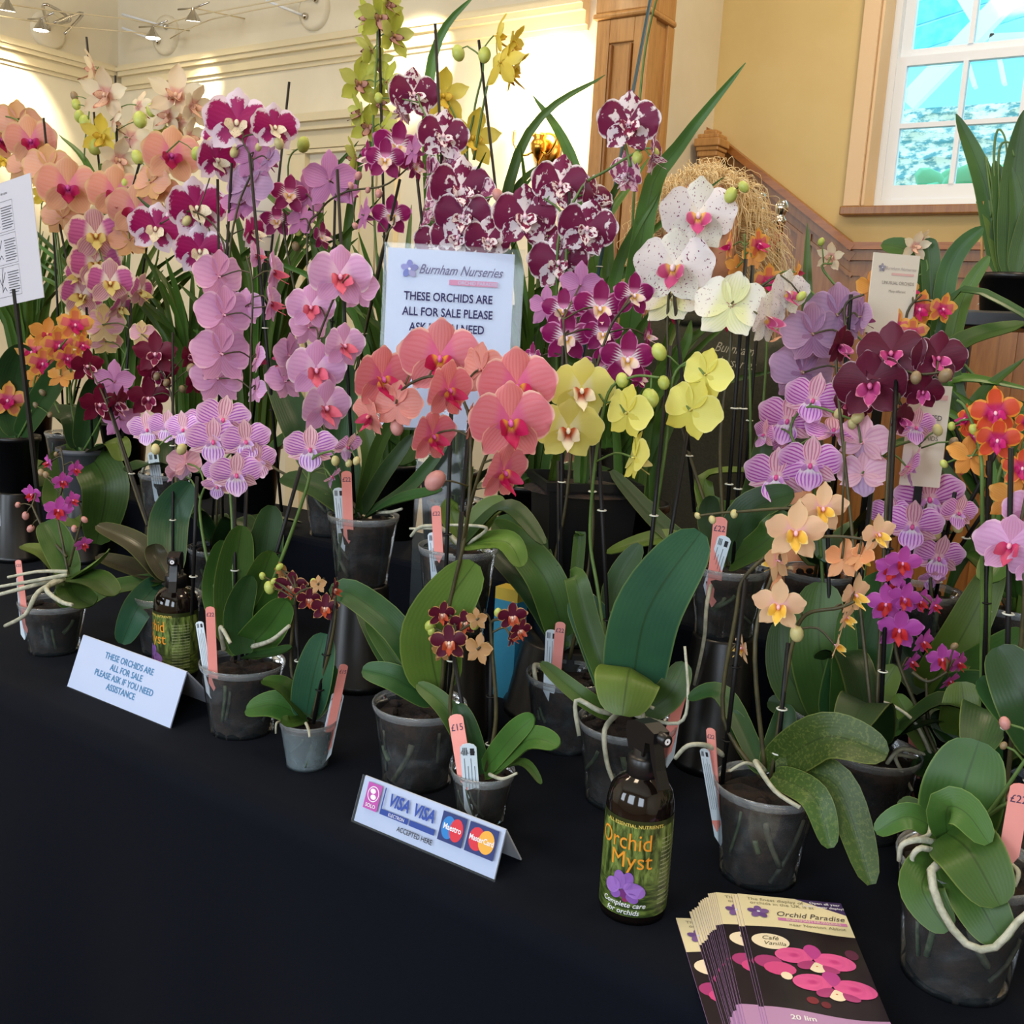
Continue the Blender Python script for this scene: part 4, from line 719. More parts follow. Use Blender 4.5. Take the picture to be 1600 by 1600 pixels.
plant('orchid with glossy rounded leaves and a looping pale root in the nearest clear pot', at=(1483, 1568), r=.0645, h=.125,
  leaves=[([(1490, 1310), (1505, 1235, .0), (1530, 1158, .02)], 122, .85, 'lf', .04), ([(1480, 1310, -.02), (1480, 1262, -.05), (1510, 1270, -.06), (1545, 1318, -.07)], 62, .6, 'lf', .06), ([(1478, 1300, -.03), (1515, 1330, -.07), (1562, 1415, -.09)], 104, .6, 'lf', .06), ([(1480, 1320, -.03), (1530, 1410, -.08), (1566, 1475, -.09)], 82, .7, 'lf', .06), ([(1475, 1330, -.03), (1440, 1385, -.08), (1482, 1455, -.09)], 70, .7, 'lf', .05), ([(1478, 1305), (1420, 1275, -.02), (1368, 1300, -.03)], 44, .5, 'lf'), ([(1480, 1300), (1430, 1265, .0), (1408, 1248, .01)], 34, .5, 'lfd'), ([(1490, 1305), (1545, 1300, .02), (1575, 1260, .03)], 40, .5, 'lfd')],
  stems=[[(1500, 1320), (1545, 1270), (1580, 1220), (1640, 1130)], [(1540, 1275), (1575, 1255), (1620, 1240)]], sm='stem',
  buds=[(1582, 1245, 20, 'budp'), (1570, 1130, 22, 'budp'), (1568, 1165, 14, 'budd')],
  roots=[([(1480, 1345, -.05), (1455, 1360, -.08), (1470, 1420, -.095), (1510, 1475, -.1), (1555, 1480, -.1), (1590, 1440, -.09), (1640, 1400, -.07)], 14), ([(1470, 1320, -.02), (1440, 1312, -.05), (1410, 1320, -.055), (1405, 1345, -.055)], 11), ([(1475, 1335, -.03), (1440, 1325, -.06), (1425, 1340, -.062), (1430, 1355, -.06)], 10), ([(1455, 1280, 0), (1450, 1305, -.03), (1420, 1312, -.05)], 8), ([(1560, 1340, 0), (1590, 1360, -.02), (1585, 1385, -.03)], 9)])
plant('lilac striped orchid with broad upright green leaves in a clear pot behind the apricot one', at=(1292, 1248), r=.060, h=.11, lm='lf',
  leaves=[([(1300, 1135), (1235, 1060, -.02), (1222, 968, -.01)], 66, .9), ([(1305, 1130), (1280, 1010, -.02), (1284, 910, 0)], 92, .95, 'lf'), ([(1310, 1135), (1345, 1020, 0), (1380, 895, .02)], 90, .9, 'lfd'), ([(1312, 1140), (1320, 1040, -.03), (1322, 950, -.03)], 40, .9, 'lf'), ([(1310, 1140), (1360, 1100, -.02), (1400, 1040, 0)], 50, .7, 'lfy'), ([(1295, 1140), (1240, 1110, -.02), (1200, 1095, -.02)], 40, .6, 'lfd')],
  stems=[[(1300, 1140), (1285, 900, .02), (1275, 780, .0), (1255, 720, -.02), (1235, 670), (1265, 635), (1330, 655)], [(1315, 1140), (1350, 900, .06), (1370, 730, .06), (1420, 690, .06), (1440, 700, .06)]], sm='stem',
  stakes=[((1300, 1150), (1292, 760)), ((1318, 1150, .05), (1365, 730, .06))],
  fl=[('stripev', 1270, 626, 84, 8, -6), ('stripev', 1231, 658, 88, -10, -8), ('stripev', 1213, 745, 92, -5, -12, 0, -.03), ('stripev', 1266, 727, 92, 5, -10, 0, -.02), ('stripev', 1302, 676, 80, 10, 60), ('stripeb', 1348, 692, 86, 150, 0), ('stripeb', 1348, 742, 80, 165, -20), ('stripev', 1195, 680, 50, -60), ('stripev', 1430, 668, 62, 30, -10, 0, .05), ('stripev', 1420, 730, 70, 100, -20, 0, .05), ('stripev', 1258, 745, 50, 20, -20, 0, .03), ('stripev', 1225, 700, 50, -30, -20, 0, .03)],
  buds=[(1340, 652, 24, 'budy'), (1331, 663, 18, 'budy'), (1310, 646, 18, 'budy'), (1490, 690, 17, 'budd', .05), (1465, 672, 20, 'budy', .05)])
plant('violet striped orchid standing behind the tiny magenta one on the right', Y=1.45, p=(1470, None), r=.055, h=.11, stand=None,
  leaves=[([(1445, 1080), (1500, 1000, -.02), (1560, 880, 0)], 66, .8, 'lfy'), ([(1445, 1080), (1400, 1000), (1375, 930)], 50, .8, 'lfd'), ([(1450, 1090), (1550, 1040, -.03), (1610, 990, -.03)], 80, .7, 'lf'), ([(1450, 1090), (1520, 1080, -.05), (1610, 1100, -.06)], 70, .6, 'lfd')],
  stems=[[(1445, 1090), (1455, 950), (1450, 850), (1440, 800), (1480, 810)]], sm='stemd', stakes=[((1450, 1090), (1492, 770)), ((1500, 1085), (1560, 700)), ((1525, 1010), (1565, 760))],
  fl=[('stripev', 1452, 780, 96, 5, -8), ('stripev', 1392, 806, 66, -15, -8), ('stripev', 1426, 822, 84, -5, -15, 0, -.03), ('stripev', 1466, 872, 76, 15, -15), ('stripev', 1497, 802, 58, 30), ('stripev', 1455, 905, 40, 20, -40)],
  buds=[(1496, 823, 22, 'budy'), (1463, 837, 18, 'budy')])
plant('tiny magenta orchid with red lips on a bent stem at the right', Y=1.30, at=(1440, 1285), r=.045, h=.075,
  leaves=[([(1495, 1150), (1505, 1110, -.02), (1502, 1065, -.01)], 66, .9, 'lfy', .05), ([(1490, 1155), (1475, 1130), (1465, 1110)], 40, .8, 'lfd'), ([(1480, 1165), (1530, 1160, -.02), (1565, 1160, -.02)], 30, .3, 'lf'), ([(1455, 1175), (1420, 1120), (1400, 1085)], 34, .6, 'lfy'), ([(1460, 1175), (1440, 1200, -.03), (1425, 1190, -.04)], 30, .5, 'lfd')],
  stems=[[(1465, 1180), (1430, 1100), (1400, 1020), (1405, 960), (1415, 890)], [(1425, 1050), (1450, 1065), (1480, 1050)], [(1450, 1130), (1447, 1060)]], sm='stemd',
  fl=[('minimag', 1410, 880, 54, 10), ('minimag', 1394, 892, 54, -10), ('minimag', 1385, 944, 60, -10), ('minimag', 1413, 935, 50, 10), ('minimag', 1437, 940, 42, 40), ('minimag', 1460, 946, 34, 70), ('minimag', 1405, 984, 66, 5), ('minimag', 1442, 1003, 42, 60), ('minimag', 1472, 1030, 48, 15), ('minimag', 1498, 1036, 36, 60), ('minimag', 1484, 1064, 36, 60, -30), ('minimag', 1424, 1034, 36, 60, -20), ('minimag', 1400, 912, 40, -30, -20)],
  buds=[(1408, 868, 14, 'budp'), (1491, 1010, 14, 'budd')],
  roots=[([(1455, 1180), (1430, 1130, -.02), (1400, 1105, -.02), (1375, 1095, -.02)], 6), ([(1455, 1185), (1410, 1170, -.03), (1385, 1195, -.04), (1350, 1250, -.04)], 8), ([(1450, 1190), (1400, 1180, -.03), (1415, 1215, -.05), (1425, 1235, -.05)], 7)])
plant('pale pink orchid half out of view at the right edge', Y=1.12, p=(1640, None), r=.06, h=.11,
  leaves=[([(1640, 1180), (1600, 1090, -.02), (1560, 1010, 0)], 90, .8, 'lfd'), ([(1640, 1180), (1590, 1120), (1530, 1060)], 60, .6, 'lfd')],
  stems=[[(1640, 1150), (1600, 950), (1590, 860), (1610, 740)]], stakes=[((1545, 1100), (1580, 700))], sm='stemd', fl=[('pinkb', 1578, 852, 96, -10, -5), ('pinkb', 1612, 800, 80, 10), ('pinkb', 1615, 880, 70, 10)])

# ------------------------------------------------------------------ second and back rows
def auto(n): return dict(auto=n)
plant('soft pink orchid with two tall spikes in a raised clear pot left of centre', Y=1.22, p=(568, 803), r=.056, h=.115, stand=TZ, lm='lfd',
  leaves=[([(560, 800), (530, 700, .02), (545, 570, .05)], 56, .9, 'lfd'), ([(565, 800), (600, 740, -.02), (645, 680, -.01)], 26, .6, 'lfd'), ([(570, 805), (640, 760, -.03), (700, 690, -.02)], 22, .6, 'lfd'), ([(560, 805), (590, 700, -.03), (625, 640, -.03)], 22, .8, 'lf'), ([(560, 805), (500, 760), (440, 745)], 50, .5, 'lfd'), ([(570, 808), (620, 780, -.04), (690, 765, -.05)], 26, .5, 'lfd'), ([(555, 805), (480, 690, .05), (420, 560, .08)], 60, .8, 'lfd'), ([(565, 800), (580, 720), (560, 640)], 30, .8, 'lf')],
  stems=[[(560, 810), (480, 760, .03), (400, 700, .05), (392, 560, .05), (395, 450, .05), (385, 400, .05)], [(565, 810), (530, 740), (500, 640), (490, 560), (520, 470), (545, 430)]], sm='stemd',
  stakes=[((440, 800, .05), (390, 240, .06)), ((555, 810), (527, 265, .05))],
  fl=[('pinkb', 342, 432, 80, -150, 0, 0, .04), ('pinkb', 350, 492, 88, -155, 0, 0, .02), ('pinkb', 346, 553, 92, -155, 0, 0, 0), ('pinkb', 340, 592, 78, -160, -10, 0, .03), ('pink', 428, 425, 66, 75, 0, 0, .05), ('pink', 424, 474, 64, 70, 0, 0, .03), ('pink', 531, 432, 94, 8, -5, 0, .0), ('pink', 486, 480, 72, 0, -5, 0, .0), ('pinkb', 560, 452, 66, 140, 0, 0, .05), ('pinkb', 482, 512, 58, -150, 0, 0, .03), ('pink', 537, 540, 70, 35, -5, 0, -.02), ('pink', 494, 578, 88, 5, -8, 0, -.04), ('pinkb', 452, 556, 70, -120, 0, 0, .01), ('pink', 508, 637, 84, 30, -8, 0, -.05), ('pinkb', 446, 596, 62, -140, -20, 0, .02), ('pinkb', 402, 560, 52, 100, -10, 0, .06), ('pinkb', 385, 480, 58, 140, 0, 0, .07), ('pinkb', 400, 610, 44, 120, -10, 0, .06), ('pink', 400, 400, 44, 60, 10, 0, .06)],
  buds=[(460, 480, 16, 'budg', .04)], roots=[([(590, 800, -.02), (610, 800, -.04), (628, 795, -.05)], 6)])
plant('leafy orchid out of flower in a raised clear pot below the white sign', Y=1.16, p=(716, 852), r=.056, h=.13, stand=TZ, lm='lf',
  leaves=[([(725, 850), (790, 845, -.02), (815, 885, -.03)], 42, .5, 'lfy'), ([(720, 850), (790, 790), (850, 850, -.02)], 36, .35, 'lfd'), ([(722, 850), (705, 800), (712, 785)], 36, .7, 'lfy'), ([(725, 850), (760, 800, .02), (790, 785, .03)], 44, .5, 'lfy')],
  roots=[([(715, 850, -.02), (690, 825, -.03), (658, 823, -.04), (642, 838, -.04)], 7), ([(720, 850), (690, 828, -.03), (640, 826, -.04)], 5), ([(730, 850), (760, 825, -.03), (700, 820, -.04)], 6)])
plant('spotted white orchid with purple lips in a raised clear pot before the person', Y=1.32, p=(1140, 882), r=.053, h=.10, stand=TZ, lm='lf',
  leaves=[([(1135, 880), (1050, 835, -.02), (955, 735, .02)], 34, .5, 'lfd'), ([(1135, 880), (1040, 840, -.03), (948, 862, -.04)], 36, .4, 'lfy'), ([(1140, 880), (1170, 800), (1240, 770)], 60, .6, 'lfd'), ([(1140, 880), (1200, 840, -.02), (1230, 800)], 56, .5, 'lf'), ([(1140, 880), (1110, 820), (1112, 775)], 40, .7, 'lfd'), ([(1135, 880), (1100, 750, .05), (1180, 735, .03)], 30, .3, 'lfy'), ([(1140, 880), (1180, 760, .06), (1200, 650, .08)], 36, .8, 'lf')],
  stems=[[(1135, 885), (1125, 700), (1140, 560, .03), (1150, 480, .04), (1200, 440, .05), (1220, 430, .05)], [(1140, 885), (1080, 720, .05), (1045, 560, .06), (1050, 430, .06), (1090, 330, .06), (1145, 300, .05)]], sm='stemd',
  stakes=[((1130, 885), (1165, 405, .04)), ((1145, 885), (1176, 415, .05)), ((1085, 800, .05), (1052, 445, .06))],
  fl=[('white', 1091, 337, 110, 5, -4, 0, .04), ('white', 1052, 418, 116, -4, -6, 0, .03), ('whiteb', 1142, 478, 108, 178, -18, 8, .02), ('white', 1198, 498, 84, 60, -5, 0, .02), ('white', 1230, 458, 72, 45, 0, 0, .06), ('whiteb', 1050, 468, 90, 160, -30, 0, .07)],
  buds=[(1142, 305, 26, None, .04), (1162, 292, 20, None, .04), (1188, 468, 22, None, .05), (1252, 463, 18, None, .06)],
  roots=[([(1120, 885, -.02), (1105, 940, -.06), (1100, 1000, -.06), (1085, 1070, -.05)], 7)])
plant('grey mauve orchid seen from behind with a dark spike beside the apricot flowers', Y=1.45, p=(1300, None), r=.055, h=.11, auto=4, lm='lfd',
  stems=[[(1300, 900), (1310, 700), (1325, 560), (1320, 480), (1350, 460)]], sm='stemd', stakes=[((1305, 900), (1330, 460)), ((1290, 900), (1312, 600))],
  fl=[('mauvelt', 1308, 492, 92, -165, 0), ('mauvelt', 1270, 522, 92, -165, -5), ('mauvelt', 1254, 582, 98, -160, -5), ('mauvelt', 1345, 495, 62, 110, 0), ('mauvelt', 1312, 545, 60, 70, 0, 0, -.02)])
plant('dark burgundy orchid with white rimmed petals in the right back row', Y=1.35, p=(1375, None), r=.055, h=.11, auto=4, lm='lfd',
  stems=[[(1375, 900), (1390, 700), (1405, 620), (1400, 580), (1440, 585), (1480, 580)], [(1375, 900), (1310, 620), (1312, 540)]], sm='stemd', stakes=[((1375, 900), (1402, 560))],
  fl=[('maroonw', 1360, 602, 104, -5, -8), ('maroonw', 1392, 553, 96, 0, 10), ('maroonw', 1465, 560, 80, 15, 0), ('maroonw', 1442, 612, 58, 10, -20), ('maroonw', 1312, 540, 62, 65, -10), ('maroonw', 1408, 655, 56, 65, -10), ('maroonw', 1335, 630, 60, -20, -10, 0, .03), ('maroonw', 1425, 560, 60, 20, 0, 0, .03)],
  buds=[(1431, 590, 22, 'budd', -.02), (1477, 587, 26, 'budd', -.02)])
plant('orange pink orchid with curled petals behind the burgundy one', Y=1.55, p=(1410, None), r=.055, h=.11, auto=3, straps=6,
  stems=[[(1410, 850), (1420, 620), (1415, 500), (1440, 460)], [(1410, 850), (1370, 560), (1360, 480)]], sm='stemd', stakes=[((1410, 850), (1425, 500))],
  fl=[('orangeb', 1362, 452, 58, 150, 10), ('orange', 1418, 452, 52, 60, 0), ('orange', 1436, 483, 56, 15), ('orange', 1472, 483, 48, 35), ('orange', 1398, 510, 50, -10), ('orangeb', 1362, 492, 44, -100), ('orange', 1425, 520, 46, 5), ('mauvelt', 1385, 465, 44, 150)], buds=[(1395, 496, 18, 'budd')])
plant('vivid orange orchid with magenta lips at the right edge', Y=1.22, p=(1540, None), r=.055, h=.11, lm='lfd', auto=4,
  stems=[[(1540, 950), (1535, 800), (1530, 700), (1510, 640), (1495, 625)], [(1540, 950), (1555, 780), (1590, 720), (1600, 690)]], stakes=[((1540, 950), (1548, 690)), ((1520, 980), (1545, 720))],
  fl=[('orangev', 1555, 645, 74, 5, -5), ('orangev', 1558, 688, 66, 5, -8, 0, -.03), ('orangeb', 1516, 715, 72, -150, -30), ('orangev', 1510, 655, 46, -60, 0), ('orangev', 1597, 732, 62, 10), ('orangeb', 1580, 780, 70, -160), ('orangev', 1525, 680, 52, -30, -20, 0, .02), ('orangev', 1605, 660, 40, 20)],
  buds=[(1487, 666, 15), (1522, 671, 20), (1475, 725, 15), (1573, 712, 18), (1581, 724, 15)])
plant('small orange orchid with purple lips behind the spotted white flowers', Y=1.60, p=(1180, None), r=.05, h=.10, auto=3,
  stems=[[(1180, 850), (1172, 600), (1165, 450), (1163, 365)], [(1180, 850), (1195, 600), (1200, 440)]], stakes=[((1182, 850), (1190, 440))],
  fl=[('orange', 1140, 385, 44, -75, 0), ('orange', 1185, 382, 48, 50, 0), ('orangeb', 1176, 402, 40, 150), ('orange', 1200, 440, 52, 15), ('orangeb', 1150, 418, 38, -140), ('orange', 1212, 455, 40, 30), ('orangeb', 1245, 425, 34, 100)])
plant('pink and cream orchid with yellow throats in a grey pot at left', Y=1.40, p=(128, 700), r=.055, h=.12, style='grey', stand=TZ, lm='lf',
  leaves=[([(135, 705), (165, 760, -.02), (150, 850, -.02)], 72, .9, 'lf'), ([(140, 705), (180, 690, -.02), (190, 720, -.03)], 40, .4, 'lfy'), ([(125, 705), (80, 740), (50, 790)], 44, .7, 'lfd'), ([(120, 705), (60, 740, -.03), (0, 700, -.03)], 50, .6, 'lfy'), ([(130, 700), (140, 640), (150, 590)], 40, .8, 'lfd'), ([(120, 700), (110, 650), (70, 640)], 34, .6, 'lfd'), ([(115, 705), (90, 780, -.04), (130, 820, -.04)], 46, .7, 'lfy')],
  stems=[[(130, 705), (165, 640), (200, 540), (195, 470), (165, 420), (150, 370)], [(128, 705), (90, 640), (75, 590), (95, 540)], [(125, 705), (110, 620), (120, 580)]], stakes=[((145, 705), (135, 480)), ((190, 705), (205, 470)), ((165, 705), (92, 345, .05))],
  fl=[('bicol', 150, 368, 80, 0, -5), ('bicol', 150, 412, 74, 0, -5), ('bicol', 172, 442, 70, 10, -5, 0, -.03), ('bicol', 128, 462, 66, -20, -5), ('bicol', 220, 455, 54, 60), ('bicolb', 162, 508, 62, 150, -10), ('bicolb', 165, 535, 46, 165, -30), ('bicol', 188, 480, 46, 50, -30), ('bicol', 122, 430, 46, -40)],
  buds=[(140, 440, 10)])
plant('small orange orchid with pink hearts in a black pot at the left edge', Y=1.30, p=(22, 680), r=.055, h=.13, style='black', stand=TZ, lm='lfd',
  leaves=[([(30, 680), (20, 600), (40, 540)], 60, .8, 'lfd'), ([(30, 680), (80, 600), (110, 560)], 40, .7, 'lfd'), ([(20, 685), (-10, 620), (-20, 560)], 50, .8, 'lfd')],
  stems=[[(28, 685), (50, 640), (55, 590), (80, 560), (120, 510)], [(25, 685), (15, 640), (12, 600)]],
  fl=[('orange', 50, 550, 48, -10), ('orange', 93, 540, 54, 5), ('orange', 117, 508, 54, 10), ('orangeb', 74, 522, 50, 0, 0), ('orange', 67, 568, 50, -5, -10), ('orange', 105, 560, 44, 20), ('orangeb', 95, 588, 42, 160, -30), ('orange', 12, 626, 56, -5, 5), ('orange', 0, 590, 40, -30), ('orange', 128, 540, 36, 40), ('orangeb', 60, 590, 40, 180, -30)],
  buds=[(67, 612, 15, 'budd'), (56, 632, 12, 'budd'), (78, 648, 10, 'budd')])
plant('peach orchid with deep magenta lips towering at the far left', Y=1.46, p=(110, None), r=.06, h=.12, auto=5, lm='lfd',
  stems=[[(110, 640), (95, 450), (75, 300), (40, 200), (0, 180)], [(115, 640), (150, 420), (190, 330), (240, 260), (280, 220)], [(110, 640), (92, 380), (55, 260)]], sm='stem', stakes=[((105, 640), (68, 184)), ((120, 640), (218, 255)), ((112, 640), (82, 330))],
  fl=[('peach', 48, 220, 74, 0, -5), ('peach', 106, 293, 90, 0, -5, 0, -.03), ('peach', 180, 302, 82, 5, -5, 0, -.02), ('peach', 268, 243, 86, 0, -3), ('peach', 212, 330, 84, -15, -5), ('peachb', 75, 262, 70, 165), ('peachb', 28, 193, 66, 170, 10), ('peach', 0, 218, 60, 30), ('peachb', 236, 285, 62, 140), ('peachb', 98, 340, 58, 170, -10), ('peachb', 203, 375, 58, 170, -15), ('peachb', 40, 262, 56, 160, -10), ('peachb', 255, 300, 50, 150, -10)],
  buds=[(215, 246, 24), (195, 287, 18), (307, 240, 22), (0, 180, 22), (287, 350, 18, 'budy')])
plant('magenta and white frilled orchid in the left back row', Y=1.38, p=(340, None), r=.058, h=.12, auto=5, lm='lfd',
  stems=[[(340, 700), (355, 450), (370, 330), (395, 260), (380, 215), (430, 210)], [(340, 700), (350, 460), (345, 370), (300, 330), (250, 350)]], sm='stemd', stakes=[((340, 700), (362, 255)), ((345, 700), (340, 280))],
  fl=[('magwhite', 370, 192, 98, 0, -3), ('magwhite', 429, 199, 70, 15, -3), ('magwhite', 338, 250, 70, 30, -5), ('magwhite', 307, 325, 90, 10, -5), ('magwhite', 243, 357, 76, -5, -8), ('magwhite', 395, 362, 58, 60), ('magwhite', 312, 392, 76, 0, -10), ('mauve', 395, 247, 66, 160, 0), ('mauvelt', 388, 290, 76, 150, -10), ('mauve', 375, 320, 60, 170, -20), ('magwhite', 340, 215, 50, -30, -10, 0, .03), ('mauvelt', 420, 250, 46, 120, -20)],
  buds=[(436, 224, 20, 'budy'), (366, 238, 18, 'budy'), (404, 230, 14, 'budy'), (292, 345, 18, 'budy'), (283, 334, 22, 'budy')])
plant('magenta white hearted orchid with thin dark stems left of the white sign', Y=1.50, p=(520, None), r=.058, h=.12, auto=4, straps=5, lm='lfd',
  stems=[[(520, 700), (480, 400), (500, 330), (540, 300), (600, 290), (640, 260)], [(520, 700), (450, 400), (445, 340), (440, 310)], [(520, 700), (590, 420), (615, 350)]], sm='stemd', stakes=[((520, 700), (525, 265)), ((600, 640), (625, 280))],
  fl=[('magstar', 620, 230, 74, 10, -5), ('magstar', 602, 250, 62, -5, -10, 0, -.03), ('magstar', 576, 247, 50, -65), ('magstar', 452, 305, 58, 0), ('magstar', 433, 346, 50, -10), ('magstar', 612, 338, 60, 5, -5), ('mauve', 568, 336, 50, 110), ('mauve', 515, 282, 84, 165, 5), ('mauve', 480, 303, 66, 160), ('magstar', 503, 370, 44, 50), ('mauve', 470, 345, 52, 150, -20), ('magstar', 650, 262, 46, 60), ('mauve', 645, 235, 50, 120), ('mauve', 545, 300, 44, 130)],
  buds=[(560, 275, 15, 'budp'), (592, 302, 15, 'budp'), (548, 290, 12, 'budp'), (575, 297, 11, 'budp'), (555, 353, 12, 'budp'), (465, 361, 18), (462, 385, 16, 'budd')])
plant('harlequin orchid with wine blotched white flowers above the white sign', Y=1.47, p=(720, None), r=.058, h=.12, auto=4, lm='lfd',
  stems=[[(720, 700), (705, 400), (690, 300), (680, 220), (655, 160)], [(720, 700), (720, 450), (735, 380), (725, 300)]], sm='stem', stakes=[((715, 700), (680, 37)), ((722, 700), (652, 280))],
  fl=[('harl', 646, 148, 76, 15, 0), ('harl', 692, 213, 76, 12, -3), ('harl', 720, 296, 94, 8, -5), ('harl', 724, 338, 86, -5, -8, 0, -.02), ('harlb', 672, 275, 70, 100, 0), ('harl', 715, 372, 80, 0, 0), ('harl', 762, 375, 70, 10, 0), ('harl', 682, 380, 66, -10, 0), ('harlb', 690, 300, 60, 140), ('harlb', 750, 300, 54, 130), ('harlb', 668, 330, 56, 110, -10), ('harlb', 700, 250, 50, 130), ('harlb', 632, 172, 46, -120)],
  buds=[(778, 305, 22, 'budp'), (592, 153, 18, 'budg')])
plant('harlequin orchid with wine blotched flowers before the oak pillar', Y=1.45, p=(880, None), r=.058, h=.12, auto=4, lm='lfd',
  stems=[[(880, 700), (885, 400), (905, 300), (950, 265), (1000, 235), (1020, 232)], [(880, 700), (870, 420), (880, 340), (850, 310)], [(985, 260), (975, 215)]], sm='stem', stakes=[((880, 700), (890, 300)), ((940, 640, .05), (1020, -20, .1), 'teal')],
  fl=[('harl', 982, 193, 92, 5, -3), ('harlb', 1020, 244, 66, 80, -5), ('harlb', 980, 272, 64, -50, -20), ('harl', 875, 289, 86, 8, -3), ('harl', 820, 338, 94, 5, -5), ('harl', 930, 312, 74, 60, 10), ('harl', 917, 357, 88, 5, -8), ('harl', 873, 410, 90, -5, -5), ('harl', 905, 385, 60, 20, -10, 0, .03), ('harl', 850, 370, 50, -10, 0, 0, .03)],
  buds=[(996, 247, 22), (1024, 238, 16)])
def cyms(label, x, Y, straps, fl, buds, stems, stakes, L=.6, leaves=(), h=.16, fan=1., **k):
    return plant(label, Y=Y, p=(x, None), r=.058, h=h, style='black', straps=straps, strap_len=L, fl=fl, buds=buds, stems=stems, stakes=stakes, leaves=leaves, name='potted_cymbidium', group='tall cymbidiums at the back', fan=fan, **k)
cyms('cream blush cymbidium with green buds at the left back', 195, 1.60, 40,
  [('cymcream', 165, 148, 70, -25), ('cymcream', 147, 108, 52, -100), ('cymcream', 203, 216, 64, 150), ('cymcream', 275, 150, 78, -10, 20), ('cymcream', 302, 165, 58, 50), ('cymcream', 216, 165, 44, 130), ('cymyel', 158, 212, 56, -10), ('cymcream', 186, 250, 60, 10, -10), ('cymcream', 295, 215, 56, 60, 0), ('cymcream', 262, 180, 56, -40), ('cymcream', 176, 190, 46, 100), ('cymcream', 280, 190, 50, 160)],
  [(116, 150, 15, 'budd'), (119, 163, 18), (133, 190, 24), (150, 228, 30), (219, 187, 28), (237, 172, 22), (250, 197, 28), (237, 222, 20), (124, 182, 20)],
  [[(195, 640), (150, 400), (132, 260), (140, 170), (150, 110)], [(200, 640), (185, 350), (183, 240), (175, 150)], [(205, 640), (255, 350), (262, 230), (275, 160)]],
  [((160, 640), (135, 58)), ((190, 640), (180, 118)), ((240, 640), (262, 136))], .55, [([(190, 560), (150, 290), (92, 210)], 16, .7, 'strap'), ([(150, 600), (160, 300), (155, 255)], 14, .7, 'strap')])
cyms('lime green cymbidium with maroon lips on the tallest spike', 575, 1.62, 36,
  [('cymgreen', 594, 26, 66, 5), ('cymgreen', 575, 27, 50, -60), ('cymgreen', 614, 56, 62, 35), ('cymgreen', 580, 78, 56, -120), ('cymgreen', 562, 130, 66, 10), ('cymgreen', 604, 128, 56, 130), ('cymgreen', 562, 175, 46, -60), ('cymgreen', 575, 197, 54, -10), ('cymgreen', 598, 200, 50, 120), ('cymgreen', 556, 246, 56, -100), ('cymgreen', 590, 160, 50, 40), ('cymgreen', 590, 95, 46, 160), ('cymgreen', 605, 5, 50, 60)],
  [], [[(580, 640), (585, 350), (583, 200), (588, 100), (590, 30)]], [((585, 640), (592, 20))], .6, [([(520, 600), (560, 260, .02), (640, 210)], 16, .8, 'strap'), ([(540, 600), (500, 330), (560, 220)], 14, .8, 'strap')])
cyms('golden yellow cymbidium with nodding flowers above the sign', 715, 1.62, 30,
  [('cymyel', 692, 150, 72, 10), ('cymyel', 738, 216, 78, 15), ('cymyel', 783, 98, 72, 130, -10), ('cymyel', 776, 56, 60, 100, 0), ('cymyel', 800, 70, 56, 70, -10), ('cymyel', 800, 110, 60, 90, -20)],
  [(716, 83, 26, 'budg'), (757, 86, 26, 'budg')], [[(720, 640), (735, 300), (740, 180), (755, 100), (730, 72)], [(740, 250), (760, 140), (770, 110)], [(715, 640), (730, 260), (700, 160)]],
  [((735, 640), (748, 63))], .6, [([(690, 600), (670, 130, .02), (742, -10, .03)], 22, .9, 'strap'), ([(740, 620), (810, 240, -.02), (945, 117, -.02)], 20, .9, 'strap'), ([(960, 600), (900, 270), (832, 148)], 26, .9, 'strap'), ([(720, 640), (790, 330), (860, 250)], 18, .8, 'strap')])
cyms('leafy cymbidium without flowers before the oak pillar', 960, 1.60, 14, [], [], [[(985, 420), (1000, 150), (1020, 20), (1050, -60)]], [], .45,
  [([(960, 700), (1010, 330, -.05), (1060, 230, -.05), (1165, 98, -.05)], 36, .95, 'strap'), ([(950, 700), (960, 440, -.05), (1030, 300, -.05)], 26, .9, 'strap'), ([(940, 700), (990, 530, -.1), (1098, 415, -.12)], 18, .8, 'strap'), ([(960, 700), (1050, 560, -.08), (1118, 502, -.1)], 26, .7, 'strap'), ([(940, 700), (950, 380), (925, 300)], 22, .8, 'strap'), ([(970, 700), (1060, 560, -.1), (1080, 500, -.1)], 24, .7, 'strap')])
cyms('leafy cymbidium without flowers behind the pink spikes', 400, 1.60, 56, [], [(474, 226, 26)], [[(440, 640), (455, 400), (450, 260), (470, 230)]], [((440, 640), (452, 128))], .58)
cyms('dense green cymbidium without flowers behind the frilled magenta orchid', 300, 1.60, 44, [], [], [], [], .5)
cyms('short green cymbidium without flowers behind the white sign', 640, 1.60, 34, [], [], [], [], .44)
cyms('leafy cymbidium with yellow trusses at the far left', 50, 1.60, 46, [('cymyel', 68, 305, 36, 0), ('cymyel', 5, 250, 34, 0), ('cymyel', 38, 258, 30, 20)], [], [[(50, 640), (60, 420), (65, 320)]], [], .55)
